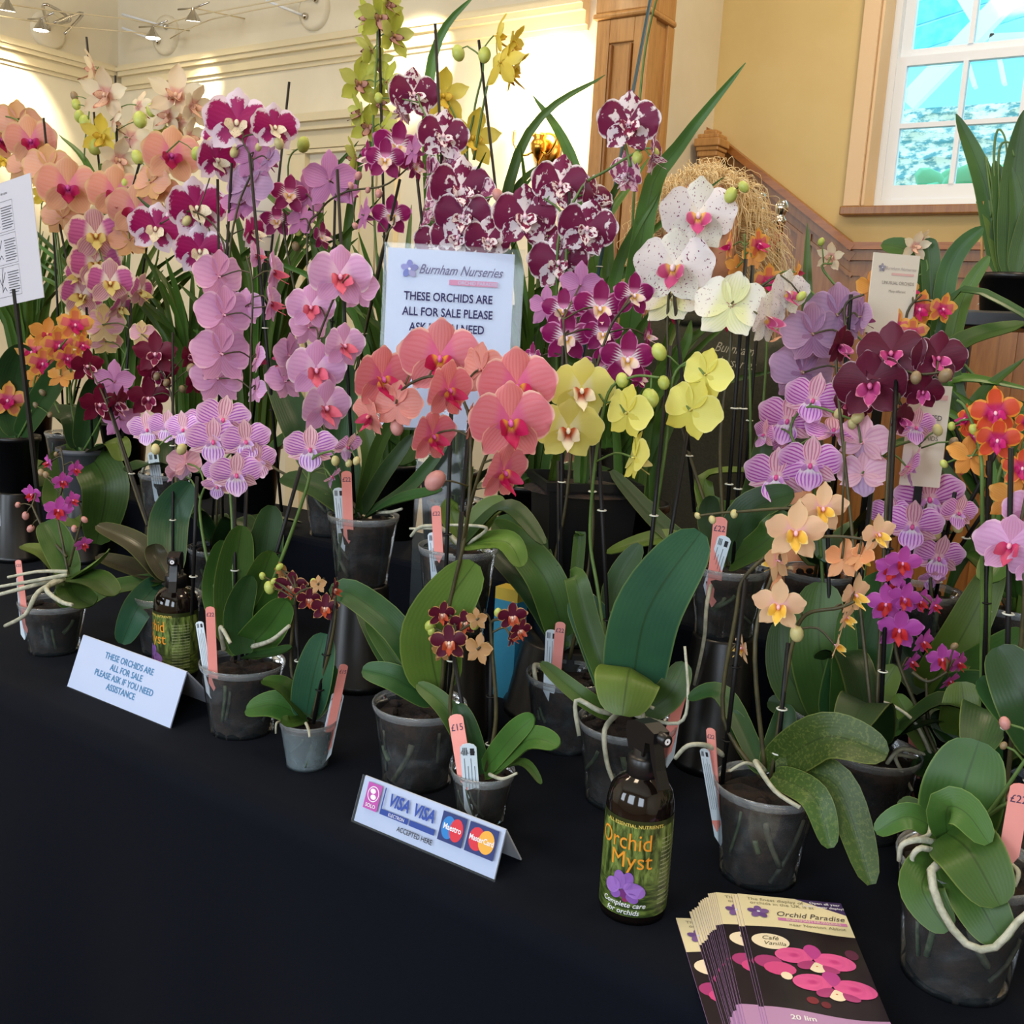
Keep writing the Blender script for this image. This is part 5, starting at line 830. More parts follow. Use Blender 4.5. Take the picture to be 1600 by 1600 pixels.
cyms('arching strap leaved orchid at the right back', 1560, 1.62, 26, [], [], [[(1260, 640), (1262, 450)]], [], .42,
  [([(1560, 760), (1470, 620), (1420, 585)], 40, .5, 'strap'), ([(1560, 760), (1520, 640), (1600, 560)], 30, .6, 'strap'), ([(1540, 760), (1480, 560), (1600, 505)], 40, .5, 'lf'), ([(1560, 760), (1490, 690), (1480, 620)], 34, .6, 'lf'), ([(1560, 770), (1480, 600), (1620, 610)], 36, .4, 'strap'), ([(1530, 770), (1500, 660), (1640, 640)], 34, .5, 'lf'), ([(1450, 760), (1480, 470), (1600, 490, -.05), (1660, 560, -.06)], 16, .5, 'lfd'), ([(1560, 800), (1500, 880), (1470, 960)], 22, .7, 'strap'), ([(1560, 800), (1580, 700), (1640, 620)], 22, .7, 'strap'), ([(1520, 800), (1440, 700), (1395, 690)], 30, .6, 'strap'), ([(1270, 700, .02), (1262, 500, .0), (1262, 348, .0)], 26, .9, 'strap')])
plant('orchid with blush bells and broad leaves near the scented card', Y=1.66, p=(1440, None), r=.06, h=.12, style='black', auto=0,
  leaves=[([(1465, 640), (1440, 420), (1378, 380)], 40, .7, 'lf'), ([(1465, 640), (1480, 430), (1535, 355)], 32, .8, 'lf'), ([(1465, 640), (1455, 420), (1450, 372)], 30, .8, 'lf'), ([(1470, 640), (1500, 480), (1545, 400)], 26, .7, 'lfy'), ([(1470, 640), (1445, 480), (1440, 440)], 34, .7, 'lf')],
  stems=[[(1460, 640), (1445, 500), (1450, 420), (1435, 385)], [(1460, 640), (1330, 470), (1300, 410)]], fl=[('cymcream', 1430, 385, 40, 20), ('cymcream', 1298, 402, 40, -20), ('cymcream', 1440, 375, 30, 60)], buds=[(1283, 378, 14)])
plant('black square pot of leafless orchid stems in the middle', Y=1.36, p=(912, 745), r=.10, h=.26, style='square', stand=TZ, straps=3, strap_len=.2, name='square_potted_orchid', stakes=[((880, 745), (873, 640)), ((935, 745), (940, 600))])
plant('orchid in a small clear pot with a white label at left', Y=1.36, p=(258, 738), r=.052, h=.11, stand=TZ, lm='lfd', auto=3, al=.13, roots=[([(250, 735, -.02), (232, 720, -.04), (222, 738, -.05)], 6)])
plant('tall leafed orchid with wilting stalks in a black pot on the far table', Y=2.20, p=(1578, 428), r=.055, h=.10, style='black', group=None,
  leaves=[([(1565, 425), (1540, 290), (1494, 178)], 38, .9, 'lf'), ([(1580, 425), (1585, 280), (1600, 172)], 44, .9, 'lf'), ([(1572, 425), (1565, 300), (1553, 250)], 30, .8, 'lf'), ([(1560, 425), (1555, 360), (1565, 320)], 18, .9, 'lf'), ([(1565, 425), (1545, 330), (1525, 315)], 22, .8, 'lfy'), ([(1590, 425), (1615, 330), (1640, 260)], 40, .8, 'lf'), ([(1585, 425), (1590, 340), (1580, 260)], 26, .8, 'lf')],
  stems=[[(1560, 425), (1553, 260), (1558, 205), (1570, 215), (1575, 260)], [(1565, 425), (1550, 320), (1540, 245), (1550, 290), (1548, 340)], [(1570, 425), (1560, 250), (1575, 222), (1585, 245)]], stakes=[((1532, 520), (1536, 315), 'oak')])
q_ = pY(1560, 490, 2.2)
st_ = thing('side_table', 'small black table carrying the tall leafed orchid under the window', 'table', (q_.x+.1, 2.22, 0))
bevel(MB().box((q_.x-.12, 2.06, q_.z-.03), (q_.x+.42, 2.42, q_.z)).ob('table_top', M['blackp'], st_, False), .004)
for lx, ly in ((-.10, 2.08), (-.10, 2.38), (.38, 2.08), (.38, 2.38)): MB().box((q_.x+lx, ly, 0), (q_.x+lx+.022, ly+.022, q_.z-.03)).ob('leg', M['blackp'], st_, False)

# ================================================================== SIGNS
def flower_logo(P, x, y, s, mats, parent):
    for i in range(5):
        a = PI/2+i*2*PI/5; P.poly('logo_petal', oval(x+math.cos(a)*s*.55, y+math.sin(a)*s*.55, s*.5, s*.36, 14, a), .0007+.0001*i, mats[i % len(mats)], parent)
    P.poly('logo_centre', oval(x, y, s*.16, s*.16, 10), .0014, flat('d8dcec', .6), parent)
def sheet(name, label, cat, tl, r, u, w, h, mat, t=.0015):
    P = Panel(V(tl)-V(u).normalized()*h, r, u); root = thing(name, label, cat, P.p(w/2, 0)); P.slab('sheet', 0, 0, w, h, t, mat, root); return P, root
# main sign in an acrylic holder
tl = pY(603, 386, 1.27); hh = toc(tl); rr = (V((-hh.y, hh.x, 0))*math.cos(R_(6))+hh*math.sin(R_(6))); sw_ = .203; shh = .285
P, sg = sheet('acrylic_sign', 'white sign in a clear acrylic holder standing among the coral flowers', 'sign', tl, rr, ZZ*1-hh*.12, sw_, shh, M['paper'])
P.slab('acrylic_holder', -.006, -.004, sw_+.016, shh+.008, .002, M['acrylic'], sg, .0042); P.slab('acrylic_back', -.006, -.004, sw_+.016, shh+.008, .002, M['acrylic'], sg, -.004)
MB().box((.06, -(P.o.z-TZ)+.001, -.0115), (.14, .05, -.0075), P.mat()).ob('holder_leg', M['acrylic'], sg, False)
lg = [flat(c, .6) for c in ('7f86c8', '8e93cf', '6f7ec4', '9a9ac6', '7a80ba')]
P.o = P.o+P.n*.0042; flower_logo(P, .036, .252, .014, lg, sg)
P.text('Burnham Nurseries', .117, .246, .0215, flat('6a6c92', .6), sg, shear=.45, sx=.78, bold=.008); P.bars('logo_bar', [(.10, .230, .178, .2385)], .0007, flat('c98bb0', .6), sg); P.text('ORCHID PARADISE', .146, .2318, .0075, M['paper'], sg, bold=.01, d=.001)
for i, ln in enumerate(('THESE ORCHIDS ARE', 'ALL FOR SALE PLEASE', 'ASK IF YOU NEED', 'ASSISTANCE')):
    P.text(ln, .100, .2035-i*.0243, .0188, flat('24215a', .7), sg, sx=.80, bold=.02)
# folded table cards
def tent(name, label, bl, br, tlp, mat, back=.07):
    B0 = pZ(*bl); B1 = pZ(*br); B1.y = B0.y; T = pX(tlp[0], tlp[1], B0.x); u = T-B0; h = u.length; w = (B1-B0).length
    P = Panel(B0+V((0, 0, .001)), B1-B0, u); root = thing(name, label, 'sign', (B0+B1)/2)
    P.slab('front_panel', 0, 0, w, h, .002, mat, root)
    top = V((B0.x, T.y, T.z)); bk = V((B0.x, T.y+back, TZ+.001)); Pb = Panel(bk, V((1, 0, 0)), top-bk); Pb.slab('back_panel', 0, 0, w, (top-bk).length, .002, flat('b9bcc4', .5), root, .0)
    return P, root, w, h
P, tc, w, h = tent('folded_card', 'white folded card with blue lettering by the left spray bottle', (105, 1073), (250, 1144), (130, 993), M['paper'])
for i, ln in enumerate(('THESE ORCHIDS ARE', 'ALL FOR SALE', 'PLEASE ASK IF YOU NEED', 'ASSISTANCE')):
    P.text(ln, w*.50, h*(.74-.175*i), h*.165, flat('3f7fae', .7), tc, sx=.92, bold=.012)
P.slab('clear_edge', -.003, -.004, w+.003, .0, .003, M['acrylic'], tc, .001)
P, tc, w, h = tent('payment_card_sign', 'folded white card with four payment logos in clear plastic at the front', (553, 1283), (771, 1376), (571, 1213), M['paper'], .035)
P.slab('clear_sleeve', -.002, -.002, w+.003, h+.001, .0012, clear_mat('sleeve', 'd8ecf4', .03, .05, .0, .3), tc, .003)
d = .0036; bl_ = flat('1c3f94', .6); wh = flat('e8e8ee', .6)
def R4(n, x0, y0, x1, y1, m, dd=d): return P.bars(n, [(x0*w, y0*h, x1*w, y1*h)], dd, m, tc)
R4('logo_field', .05, .36, .155, .93, flat('b44aa6', .6)); P.poly('logo_ring', oval(.103*w, .70*h, .042*w, .17*h), d+.0002, wh, tc); P.poly('logo_disc', oval(.103*w, .70*h, .037*w, .15*h), d+.0003, flat('b44aa6', .6), tc)
P.poly('logo_swirl', oval(.098*w, .76*h, .020*w, .055*h), d+.0004, wh, tc); P.poly('logo_swirl', oval(.108*w, .64*h, .020*w, .055*h), d+.0004, wh, tc); P.text('SOLO', .103*w, .41*h, h*.11, wh, tc, d=d+.0005, bold=.02)
for i, x in enumerate((.295, .475)):
    P.text('VISA', x*w, .60*h, h*.36, flat('2446a0', .6), tc, d=d+.0002, bold=.035, shear=.22, sx=.80)
R4('logo_band', .185, .36, .385, .48, bl_); R4('logo_edge', .178, .36, .186, .93, bl_); R4('logo_band', .395, .36, .575, .48, bl_); P.text('ELECTRON', .30*w, .385*h, h*.10, wh, tc, d=d+.0003, sx=.9)
for x0, x1, c1, c2, t_ in ((.60, .765, '1f7ac4', 'd0283a', 'Maestro'), (.785, .975, 'd0283a', 'e6a83a', 'MasterCard')):
    R4('logo_field', x0, .33, x1, .93, flat('1d2f6e', .6)); xc = (x0+x1)/2; rx = (x1-x0)*.27
    P.poly('logo_disc', oval((xc-rx*.62)*w, .63*h, rx*w, .235*h), d+.0002, flat(c1, .6), tc); P.poly('logo_disc', oval((xc+rx*.62)*w, .63*h, rx*w, .235*h), d+.0003, flat(c2, .6), tc)
    P.text(t_, xc*w, .59*h, h*(.17 if len(t_) < 8 else .155), wh, tc, d=d+.0005, bold=.02, sx=.82)
P.text('ACCEPTED HERE', .45*w, .16*h, h*.15, M['ink'], tc, d=d+.0003, sx=.85, bold=.012)
# care sheet on a black stake at left
tl = pY(-24, 273, 1.20); tr = pY(47, 270, 1.20); br_ = pY(82, 462, 1.20); u = tr-br_
u = (u.normalized()*.55+ZZ*.45)*u.length; uu = u.normalized(); tl = tr-((tr-tl)-uu*uu.dot(tr-tl))
P, sg = sheet('care_sheet', 'printed care sheet with line drawings clipped to a black stake at left', 'sign', tl, tr-tl, u, (tr-tl).length, u.length, flat('c9c8d2', .6))
H_ = u.length
for k, y0 in enumerate((.60, .335, .07)):
    P.bars('frame_line', [(.0, (y0)*H_, .09, y0*H_+.0006), (.0, (y0+.245)*H_, .09, (y0+.245)*H_+.0006), (.0895, y0*H_, .09, (y0+.245)*H_)], .0004, M['ink'], sg)
    P.bars('printed_lines', [(.044+.002*(i % 2), y0*H_+.006+i*.0052, .086-.006*((i*7) % 3 == 0), y0*H_+.0078+i*.0052) for i in range(9)], .0004, flat('55565e', .7), sg)
    mb = MB()
    for q in ([(.02, .01), (.024, .045), (.03, .06)], [(.022, .02), (.012, .04)], [(.024, .03), (.036, .05)], [(.02, .012), (.03, .02), (.036, .012)]): mb.tube([P.p(x, y0*H_+y, .0004) for x, y in q], .0006, 4)
    mb.ob('line_drawing', M['ink'], sg)
P.text('How to care', .055, .90*H_, .008, M['ink'], sg, d=.0004)
MB().box((.056, -(P.o.z-TZ)/uu.z+.012, -.004), (.066, .03, .002), P.mat()).ob('stake', M['stake'], sg, False)
# small signs at the back
def card(name, label, pts, Y, lean, W_, body, mat=M['paperw'], legs=.35):
    tl, tr, bl = [pY(*q, Y) for q in pts]; hh = toc(tl); r = V((-hh.y, hh.x, 0))*math.cos(R_(lean))-hh*math.sin(R_(lean)); w = (pts[1][0]-pts[0][0])*dep(tl)/FPX/math.cos(R_(lean)); h = tl.z-bl.z
    P = Panel(tl-ZZ*h, r, ZZ); root = thing(name, label, 'sign', P.p(w/2, 0)); P.slab('sheet', 0, 0, w, h, .002, mat, root); MB().box((w*.4, -legs, -.006), (w*.6, .02, -.0025), P.mat()).ob('stake', M['stake'], root, False)
    body(P, root, w, h); return root
def b1(P, o, w, h):
    flower_logo(P, w*.2, h*.82, w*.075, [flat('9a96a4', .6), flat('86828f', .6)], o); P.text('Burnham Nurseries', w*.6, h*.80, w*.085, flat('b3a8a8', .6), o, shear=.4); P.bars('logo_bar', [(w*.42, h*.735, w*.9, h*.765)], .0006, flat('dbb0ac', .6), o); P.text('UNUSUAL ORCHIDS', w*.58, h*.62, w*.085, flat('8a8078', .6), o, sx=.9); P.text('Many different', w*.58, h*.52, w*.07, flat('a09890', .6), o, sx=.9)
card('stake_sign', 'cream card about unusual orchids on a stake before the panelling', [(1366, 394), (1436, 410), (1372, 520)], 1.50, 35, 0, b1, legs=.45)
def b2(P, o, w, h):
    P.bars('logo_bar', [(w*.45, h*.86, w*.92, h*.91)], .0006, flat('d9a8a8', .6), o); P.text('SCENTED', w*.5, h*.66, w*.19, flat('4a4650', .6), o, sx=.85, bold=.01); P.text('ORCHIDS', w*.5, h*.46, w*.17, flat('6a6660', .6), o, sx=.85)
card('stake_sign', 'cream card reading scented under the burgundy flowers', [(1424, 600), (1484, 604), (1426, 760)], 1.43, 8, 0, b2, legs=.25)
def b3(P, o, w, h):
    P.text('Burnham Nurseries', w*.45, h*.72, w*.12, flat('6f6a72', .6), o, shear=.4, sx=.9); P.bars('logo_bar', [(w*.25, h*.62, w*.85, h*.665)], .0006, flat('c07a80', .6), o)
    for i in range(4): P.bars('printed_lines', [(w*.2, h*(.42-.09*i), w*.8, h*(.435-.09*i))], .0006, flat('8a8488', .6), o)
card('stake_sign', 'pale nursery card on a stake behind the frilled magenta flowers', [(388, 246), (438, 248), (400, 390)], 1.60, -8, 0, b3, legs=.6)
tl = pY(-60, 728, 1.13); o = thing('folded_card', 'blank back of a pale blue card at the left edge', 'sign', tl)
P = Panel(pY(-60, 812, 1.13), pY(0, 822, 1.13)-pY(-60, 812, 1.13), pY(19, 755, 1.13)-pY(0, 822, 1.13)); P.slab('sheet', 0, 0, (pY(0, 822, 1.13)-pY(-60, 812, 1.13)).length, .085, .002, M['paper'], o); MB().box((.03, -(P.o.z-TZ)/P.u.z+.004, -.006), (.04, .01, -.003), P.mat()).ob('stake', M['stake'], o, False)
# ------------------------------------------------------------------ price tags and plant labels
def slip(name, label, cat, t3, b3_, wpx, mat, n=None, group=None, point=True, rnd=True):
    ax = t3-b3_; L = ax.length; n = ((n or V((0, 0, 0)))*.4+toc(t3)*.7).normalized(); r = ax.cross(n).normalized(); w = wpx*dep(t3)/FPX
    P = Panel(b3_-r*w/2, r, ax); root = thing(name, label, cat, b3_, group)
    pts = [(w*.5, 0), (w, w*.9), (w, L-w*.25), (w*.85, L-w*.07), (w*.6, L), (w*.4, L), (w*.15, L-w*.07), (0, L-w*.25), (0, w*.9)] if point else [(0, 0), (w, 0), (w, L), (0, L)]
    mb = MB(); a = [P.p(x, y, 0) for x, y in pts]; b = [P.p(x, y, -.0012) for x, y in pts]; mb.face(a); mb.face(list(reversed(b)))
    for i in range(len(a)): mb.face([a[i], b[i], b[(i+1) % len(a)], a[(i+1) % len(a)]])
    mb.ob('stick', mat, root, False); return P, root, w, L
def tagset(i, who, pink, white, price='£22', wp=20, ww=18, rough=1.):
    rt = NPL[i]; c = rt.location; r_ = next(a for a in POTS if abs(a[0]-c.x) < 1e-5 and abs(a[1]-c.y) < 1e-5)[2]/1.06
    a = next(a for a in POTS if abs(a[0]-c.x) < 1e-5 and abs(a[1]-c.y) < 1e-5); hp = a[4]-a[3]; rbot = r_*.76
    def onc(q, k):          # the point just inside the pot wall on this line of sight
        z = a[4]
        for _ in range(6):
            rho = (rbot+(r_-rbot)*max(-.1, min((z-a[3])/hp, 1.0)))*k; d_ = ray(*q); A = d_.x**2+d_.y**2; B = -2*(d_.x*c.x+d_.y*c.y); D = B*B-4*A*(c.x**2+c.y**2-rho**2)
            t_ = (-B-math.sqrt(max(D, 0)))/(2*A); z = CAM.z+d_.z*t_
        return CAM+d_*t_
    if pink:
        Yt = c.y-r_*.86; P, o, w, L = slip('price_tag', 'pink price tag pushed into the pot of the '+who, 'tag', onc(pink[0], .945), onc(pink[1], .945), wp, M['pink'], (onc(pink[1], .9)-V((c.x, c.y, onc(pink[1], .9).z))).normalized(), group='pink price tags')
        P.text(price, w*.5, L-w*1.05, w*.62, flat('3a2a50', .7), o, d=.0005, sx=.9)
    if white:
        Yt = c.y-r_*.93; P, o, w, L = slip('plant_label', 'white printed plant label in the pot of the '+who, 'label', onc(white[0], .94), onc(white[1], .93), ww, M['label'], (onc(white[1], .9)-V((c.x, c.y, onc(white[1], .9).z))).normalized(), group='white plant labels')
        P.bars('barcode', [(w*(.15+.1*k), L-w*.75, w*(.2+.1*k), L-w*.25) for k in range(3)]+[(w*.6, L-w*.75, w*.85, L-w*.3)], .0005, M['ink'], o)
        P.bars('printed_lines', [(w*(.2+.2*k), L*.38, w*(.235+.2*k), L-w*.95-(k % 2)*w*.5) for k in range(4)], .0005, flat('5a626c', .7), o)
        if price == '£15': P.text('£15.00', w*.45, L-w*.65, w*.32, M['ink'], o, d=.0007)
tagset(14, 'soft pink orchid', ((541, 736), (545, 850)), ((528, 762), (538, 862)), wp=16, ww=17)
tagset(15, 'leafy orchid below the sign', ((681, 790), (686, 880)), ((676, 832), (684, 930)), wp=15, ww=17)
tagset(6, 'magenta star orchid', ((876, 972), (868, 1060)), ((862, 984), (857, 1096)), wp=16, ww=19)
tagset(16, 'spotted white orchid', ((1126, 808), (1112, 950)), ((1133, 838), (1104, 936)), wp=22, ww=22)
tagset(7, 'yellow orchid', ((1070, 1064), (1036, 1190)), ((1058, 1095), (1042, 1200)), wp=20, ww=20)
tagset(8, 'apricot orchid', ((1110, 1138), (1120, 1300)), ((1100, 1170), (1126, 1322)), wp=16, ww=17)
tagset(10, 'lilac striped orchid', ((1388, 1088), (1360, 1230)), ((1364, 1116), (1346, 1245)), wp=21, ww=24)
tagset(12, 'tiny magenta orchid at right', ((1425, 1138), (1433, 1262)), ((1416, 1175), (1420, 1250)), wp=13, ww=10)
tagset(9, 'nearest clear pot', ((1596, 1225), (1572, 1360)), None, wp=30)
tagset(5, 'dwarf orchid at the card sign', ((711, 1116), (730, 1235)), ((731, 1162), (740, 1285)), '£15', wp=24, ww=26)
tagset(3, 'dwarf orchid in the cloudy pot', ((538, 1038), (508, 1180)), ((529, 1082), (504, 1196)), '£15', wp=14, ww=20)
tagset(2, 'upright leaved striped orchid', ((328, 948), (334, 1080)), ((311, 971), (330, 1092)), wp=15, ww=13)
tagset(0, 'tiny magenta orchid at left', ((28, 875), (42, 990)), ((30, 902), (38, 1000)), wp=10, ww=10)
tagset([k for k, o in enumerate(NPL) if 'white label' in o['label']][0], 'small pot at left', None, ((238, 706), (252, 795)), ww=16)
bxp = pY(795, 960, 1.34); bx0 = thing('carton', 'small blue and yellow carton behind the coral orchid', 'box', (bxp.x, 1.34, TZ))
for n_, z0, z1, m_ in (('carton_body', TZ, bxp.z+.025, '3f9ac0'), ('carton_top', bxp.z+.025, bxp.z+.045, 'd8bc4a')): MB().box((bxp.x-.022, 1.33, z0), (bxp.x+.022, 1.36, z1)).ob(n_, flat(m_, .4), bx0, False)
# ================================================================== SPRAY BOTTLES
def label_mat():
    b = NB('forest_label'); o = b.co('UV'); m = b.map(o, (9, 1.2, 1)); n = b.noise(m, 3, 5, .65, .5); n2 = b.noise(b.map(o, (3, 7, 1)), 4, 4, .6)
    sp = b.n('SeparateXYZ'); b.t.links.new(o, sp.inputs[0]); c = b.mix(b.ss(n, .35, .68), lin('1f2f12'), lin('7f9448')); c2 = b.mix(b.ss(n2, .4, .7), lin('2c3d1a'), lin('71853c'))
    c = b.mix(b.ss(sp.outputs[1], .42, .28), c, c2); c = b.mix(b.ss(sp.outputs[1], .93, .945), c, lin('2a3414')); return b.end(b.pbr(c, .3))
M['forest'] = label_mat(); M['bottle'] = flat('120c0a', .08, 0, .6)
def wrap(me, c, R, a0, z0):
    for v in me.vertices: a = a0+v.co.x/R; z = z0+v.co.y; d = v.co.z; v.co = V((c.x+(R+d)*math.cos(a), c.y+(R+d)*math.sin(a), z))
    return me
def bottle(label, at, turn, nz):
    g = pZ(*at); r = .0355; c = g-toc(g)*r; c.z = TZ; t = thing('spray_bottle', label, 'bottle', c, 'dark spray bottles with green labels'); ca = math.atan2(-c.y, -c.x)+turn; n = 40
    MB().lathe([(.001, .003), (r*.85, .002), (r*.97, .0), (r, .006), (r, .118), (r*.985, .126), (r*.9, .138), (r*.72, .147), (r*.5, .152), (r*.42, .154), (r*.42, .160)], c, n).ob('bottle_body', M['bottle'], t)
    rows = []; uv = []; RL = r+.0004
    for i in range(9):
        z = .010+.106*i/8; rows.append([V((c.x+RL*math.cos(2*PI*k/n), c.y+RL*math.sin(2*PI*k/n), c.z+z)) for k in range(n+1)]); uv.append([(k/n, i/8) for k in range(n+1)])
    lb = MB().grid(rows, uv).ob('label', M['forest'], t)
    def tx(s, x, y, size, m, **k):
        me = text_mesh(s, size, **k); me.materials.append(m); wrap(me, c, RL+.0004, ca+x/RL, c.z+y); return link('lettering', me, lb)
    org = flat('e8962a', .4); tx('Orchid', -.010, .084, .026, org, sx=.82); tx('Myst', -.001, .064, .025, org, sx=.95); tx('ALL ESSENTIAL NUTRIENTS', 0, .1085, .0052, flat('e0c860', .5), bold=.01)
    tx('Complete care', -.006, .0205, .0080, wh, shear=.2, bold=.01); tx('for orchids', -.006, .0125, .0080, wh, shear=.2, bold=.01)
    for i in range(16): tx('mmmm mmm mmmmm', .046, .095-i*.0048, .003, flat('c8d0a8', .5))
    for (x, y, rx, ry, a, m) in ((-.012, .056, .0075, .012, .1, '8f62b4'), (-.003, .056, .0072, .012, -.25, '8a5cb0'), (-.020, .047, .011, .0095, .9, '9a6cc0'), (.006, .046, .0135, .0095, -.4, '9a6cc0'), (-.016, .038, .007, .006, .4, '8656ac'), (.004, .036, .008, .006, -.5, '8656ac'), (-.006, .040, .0055, .006, 0, '6e2a72'), (-.004, .034, .004, .004, 0, '8a2a5a')):
        me = bpy.data.meshes.new('petal'); x, y, rx, ry = x*.9, y*.9-.001, rx*.86, ry*.86; pts = oval(x, y, rx, ry, 18, a); k = .0006+.00008*rx*1e3; me.from_pydata([(px_, py_, k) for px_, py_ in pts], [], [tuple(range(18))]); me.materials.append(flat(m, .5)); wrap(me, c, RL, ca, c.z); link('printed_petal', me, lb)
    k = M['blackp']; MB().lathe([(.0165, .152), (.0172, .153), (.0172, .171), (.0155, .173), (.012, .174), (.012, .180)], c, 30, (0, 1)).ob('cap', k, t)
    fwd = V((math.cos(ca+nz), math.sin(ca+nz), 0)); sd = V((-fwd.y, fwd.x, 0))
    def prism2(name, poly, hw):
        mb = MB(); a = [c+fwd*x+ZZ*z+sd*hw for x, z in poly]; b = [c+fwd*x+ZZ*z-sd*hw for x, z in poly]; mb.face(a); mb.face(list(reversed(b)))
        for i in range(len(a)): mb.face([a[i], b[i], b[(i+1) % len(a)], a[(i+1) % len(a)]])
        return bevel(mb.ob(name, k, t, False), .002)
    prism2('spray_head', [(-.017, .176), (.010, .176), (.012, .192), (.026, .196), (.026, .207), (.008, .211), (-.010, .209), (-.022, .203), (-.024, .195)], .0095)
    prism2('trigger', [(.014, .194), (.022, .194), (.026, .182), (.030, .168), (.040, .152), (.036, .151), (.026, .164), (.019, .178)], .006)
    noz = MB().lathe([(.0065, 0), (.0065, .012), (.004, .0125), (.001, .0125)], n=16).ob('nozzle', k, t); noz.matrix_basis = Matrix.Translation(c+fwd*.024+ZZ*.2015) @ fwd.to_track_quat('Z', 'Y').to_matrix().to_4x4()
    dot = MB().lathe([(.001, .0128), (.0035, .0128)], n=12).ob('nozzle_tip', wh, t); dot.matrix_basis = noz.matrix_basis
    return t
bottle('dark spray bottle with a green forest label at the front near the leaflets', (985, 1447), -.12, .75)
bottle('dark spray bottle with its label turned away behind the folded card', (275, 1066), -1.05, .9)
# ================================================================== LEAFLETS
def leaflet_mat():
    b = NB('leaflet_print'); o = b.co('UV'); sp = b.n('SeparateXYZ'); b.t.links.new(o, sp.inputs[0]); u, v = sp.outputs[0], sp.outputs[1]
    vb = b.ma('MULTIPLY_ADD', b.ma('SINE', b.ma('MULTIPLY', u, 5.)), .012, .745); hb = b.ma('GREATER_THAN', v, vb)
    mb_ = b.ma('LESS_THAN', v, b.ma('MULTIPLY_ADD', b.ma('SINE', b.ma('MULTIPLY_ADD', u, 5., 1.)), .015, .20))
    c = b.mix(b.noise(o, 6, 3), lin('120c10'), lin('2a2024')); c = b.mix(mb_, c, lin('b58cb8')); c = b.mix(hb, c, lin('e9dfb4'))
    cr = b.ma('GREATER_THAN', b.ma('ADD', b.ma('MULTIPLY', u, .222), v), 1.122); c = b.mix(cr, c, lin('463464'))
    return b.end(b.pbr(c, .28))
M['leaflet'] = leaflet_mat(); pk = pm('print_pink', 'dc5a98', ctr='c03a80', cw=.3, trans=.0, vein='c84a8a', va=.3); pkd = flat('a83a78', .35); crm = flat('efe2c4', .35)
ORD = 'first second third fourth fifth sixth seventh eighth ninth tenth eleventh twelfth thirteenth fourteenth fifteenth sixteenth seventeenth'.split()
LW, LH = .108, .235
tops = [(1056, 1434, 35.5), (1077, 1424, 34.5), (1081, 1421, 34), (1085, 1418, 34), (1089, 1416, 33.5), (1091, 1410, 33), (1094, 1407, 33), (1097, 1405, 32.5), (1100, 1403, 32), (1103, 1402, 32), (1106, 1396, 31.5), (1109, 1395.5, 31), (1112, 1395, 31), (1115, 1394.5, 30.5), (1118, 1394, 30.5), (1143, 1397, 30), (1147, 1397, 29.8), (1152, 1396, 29.5)]
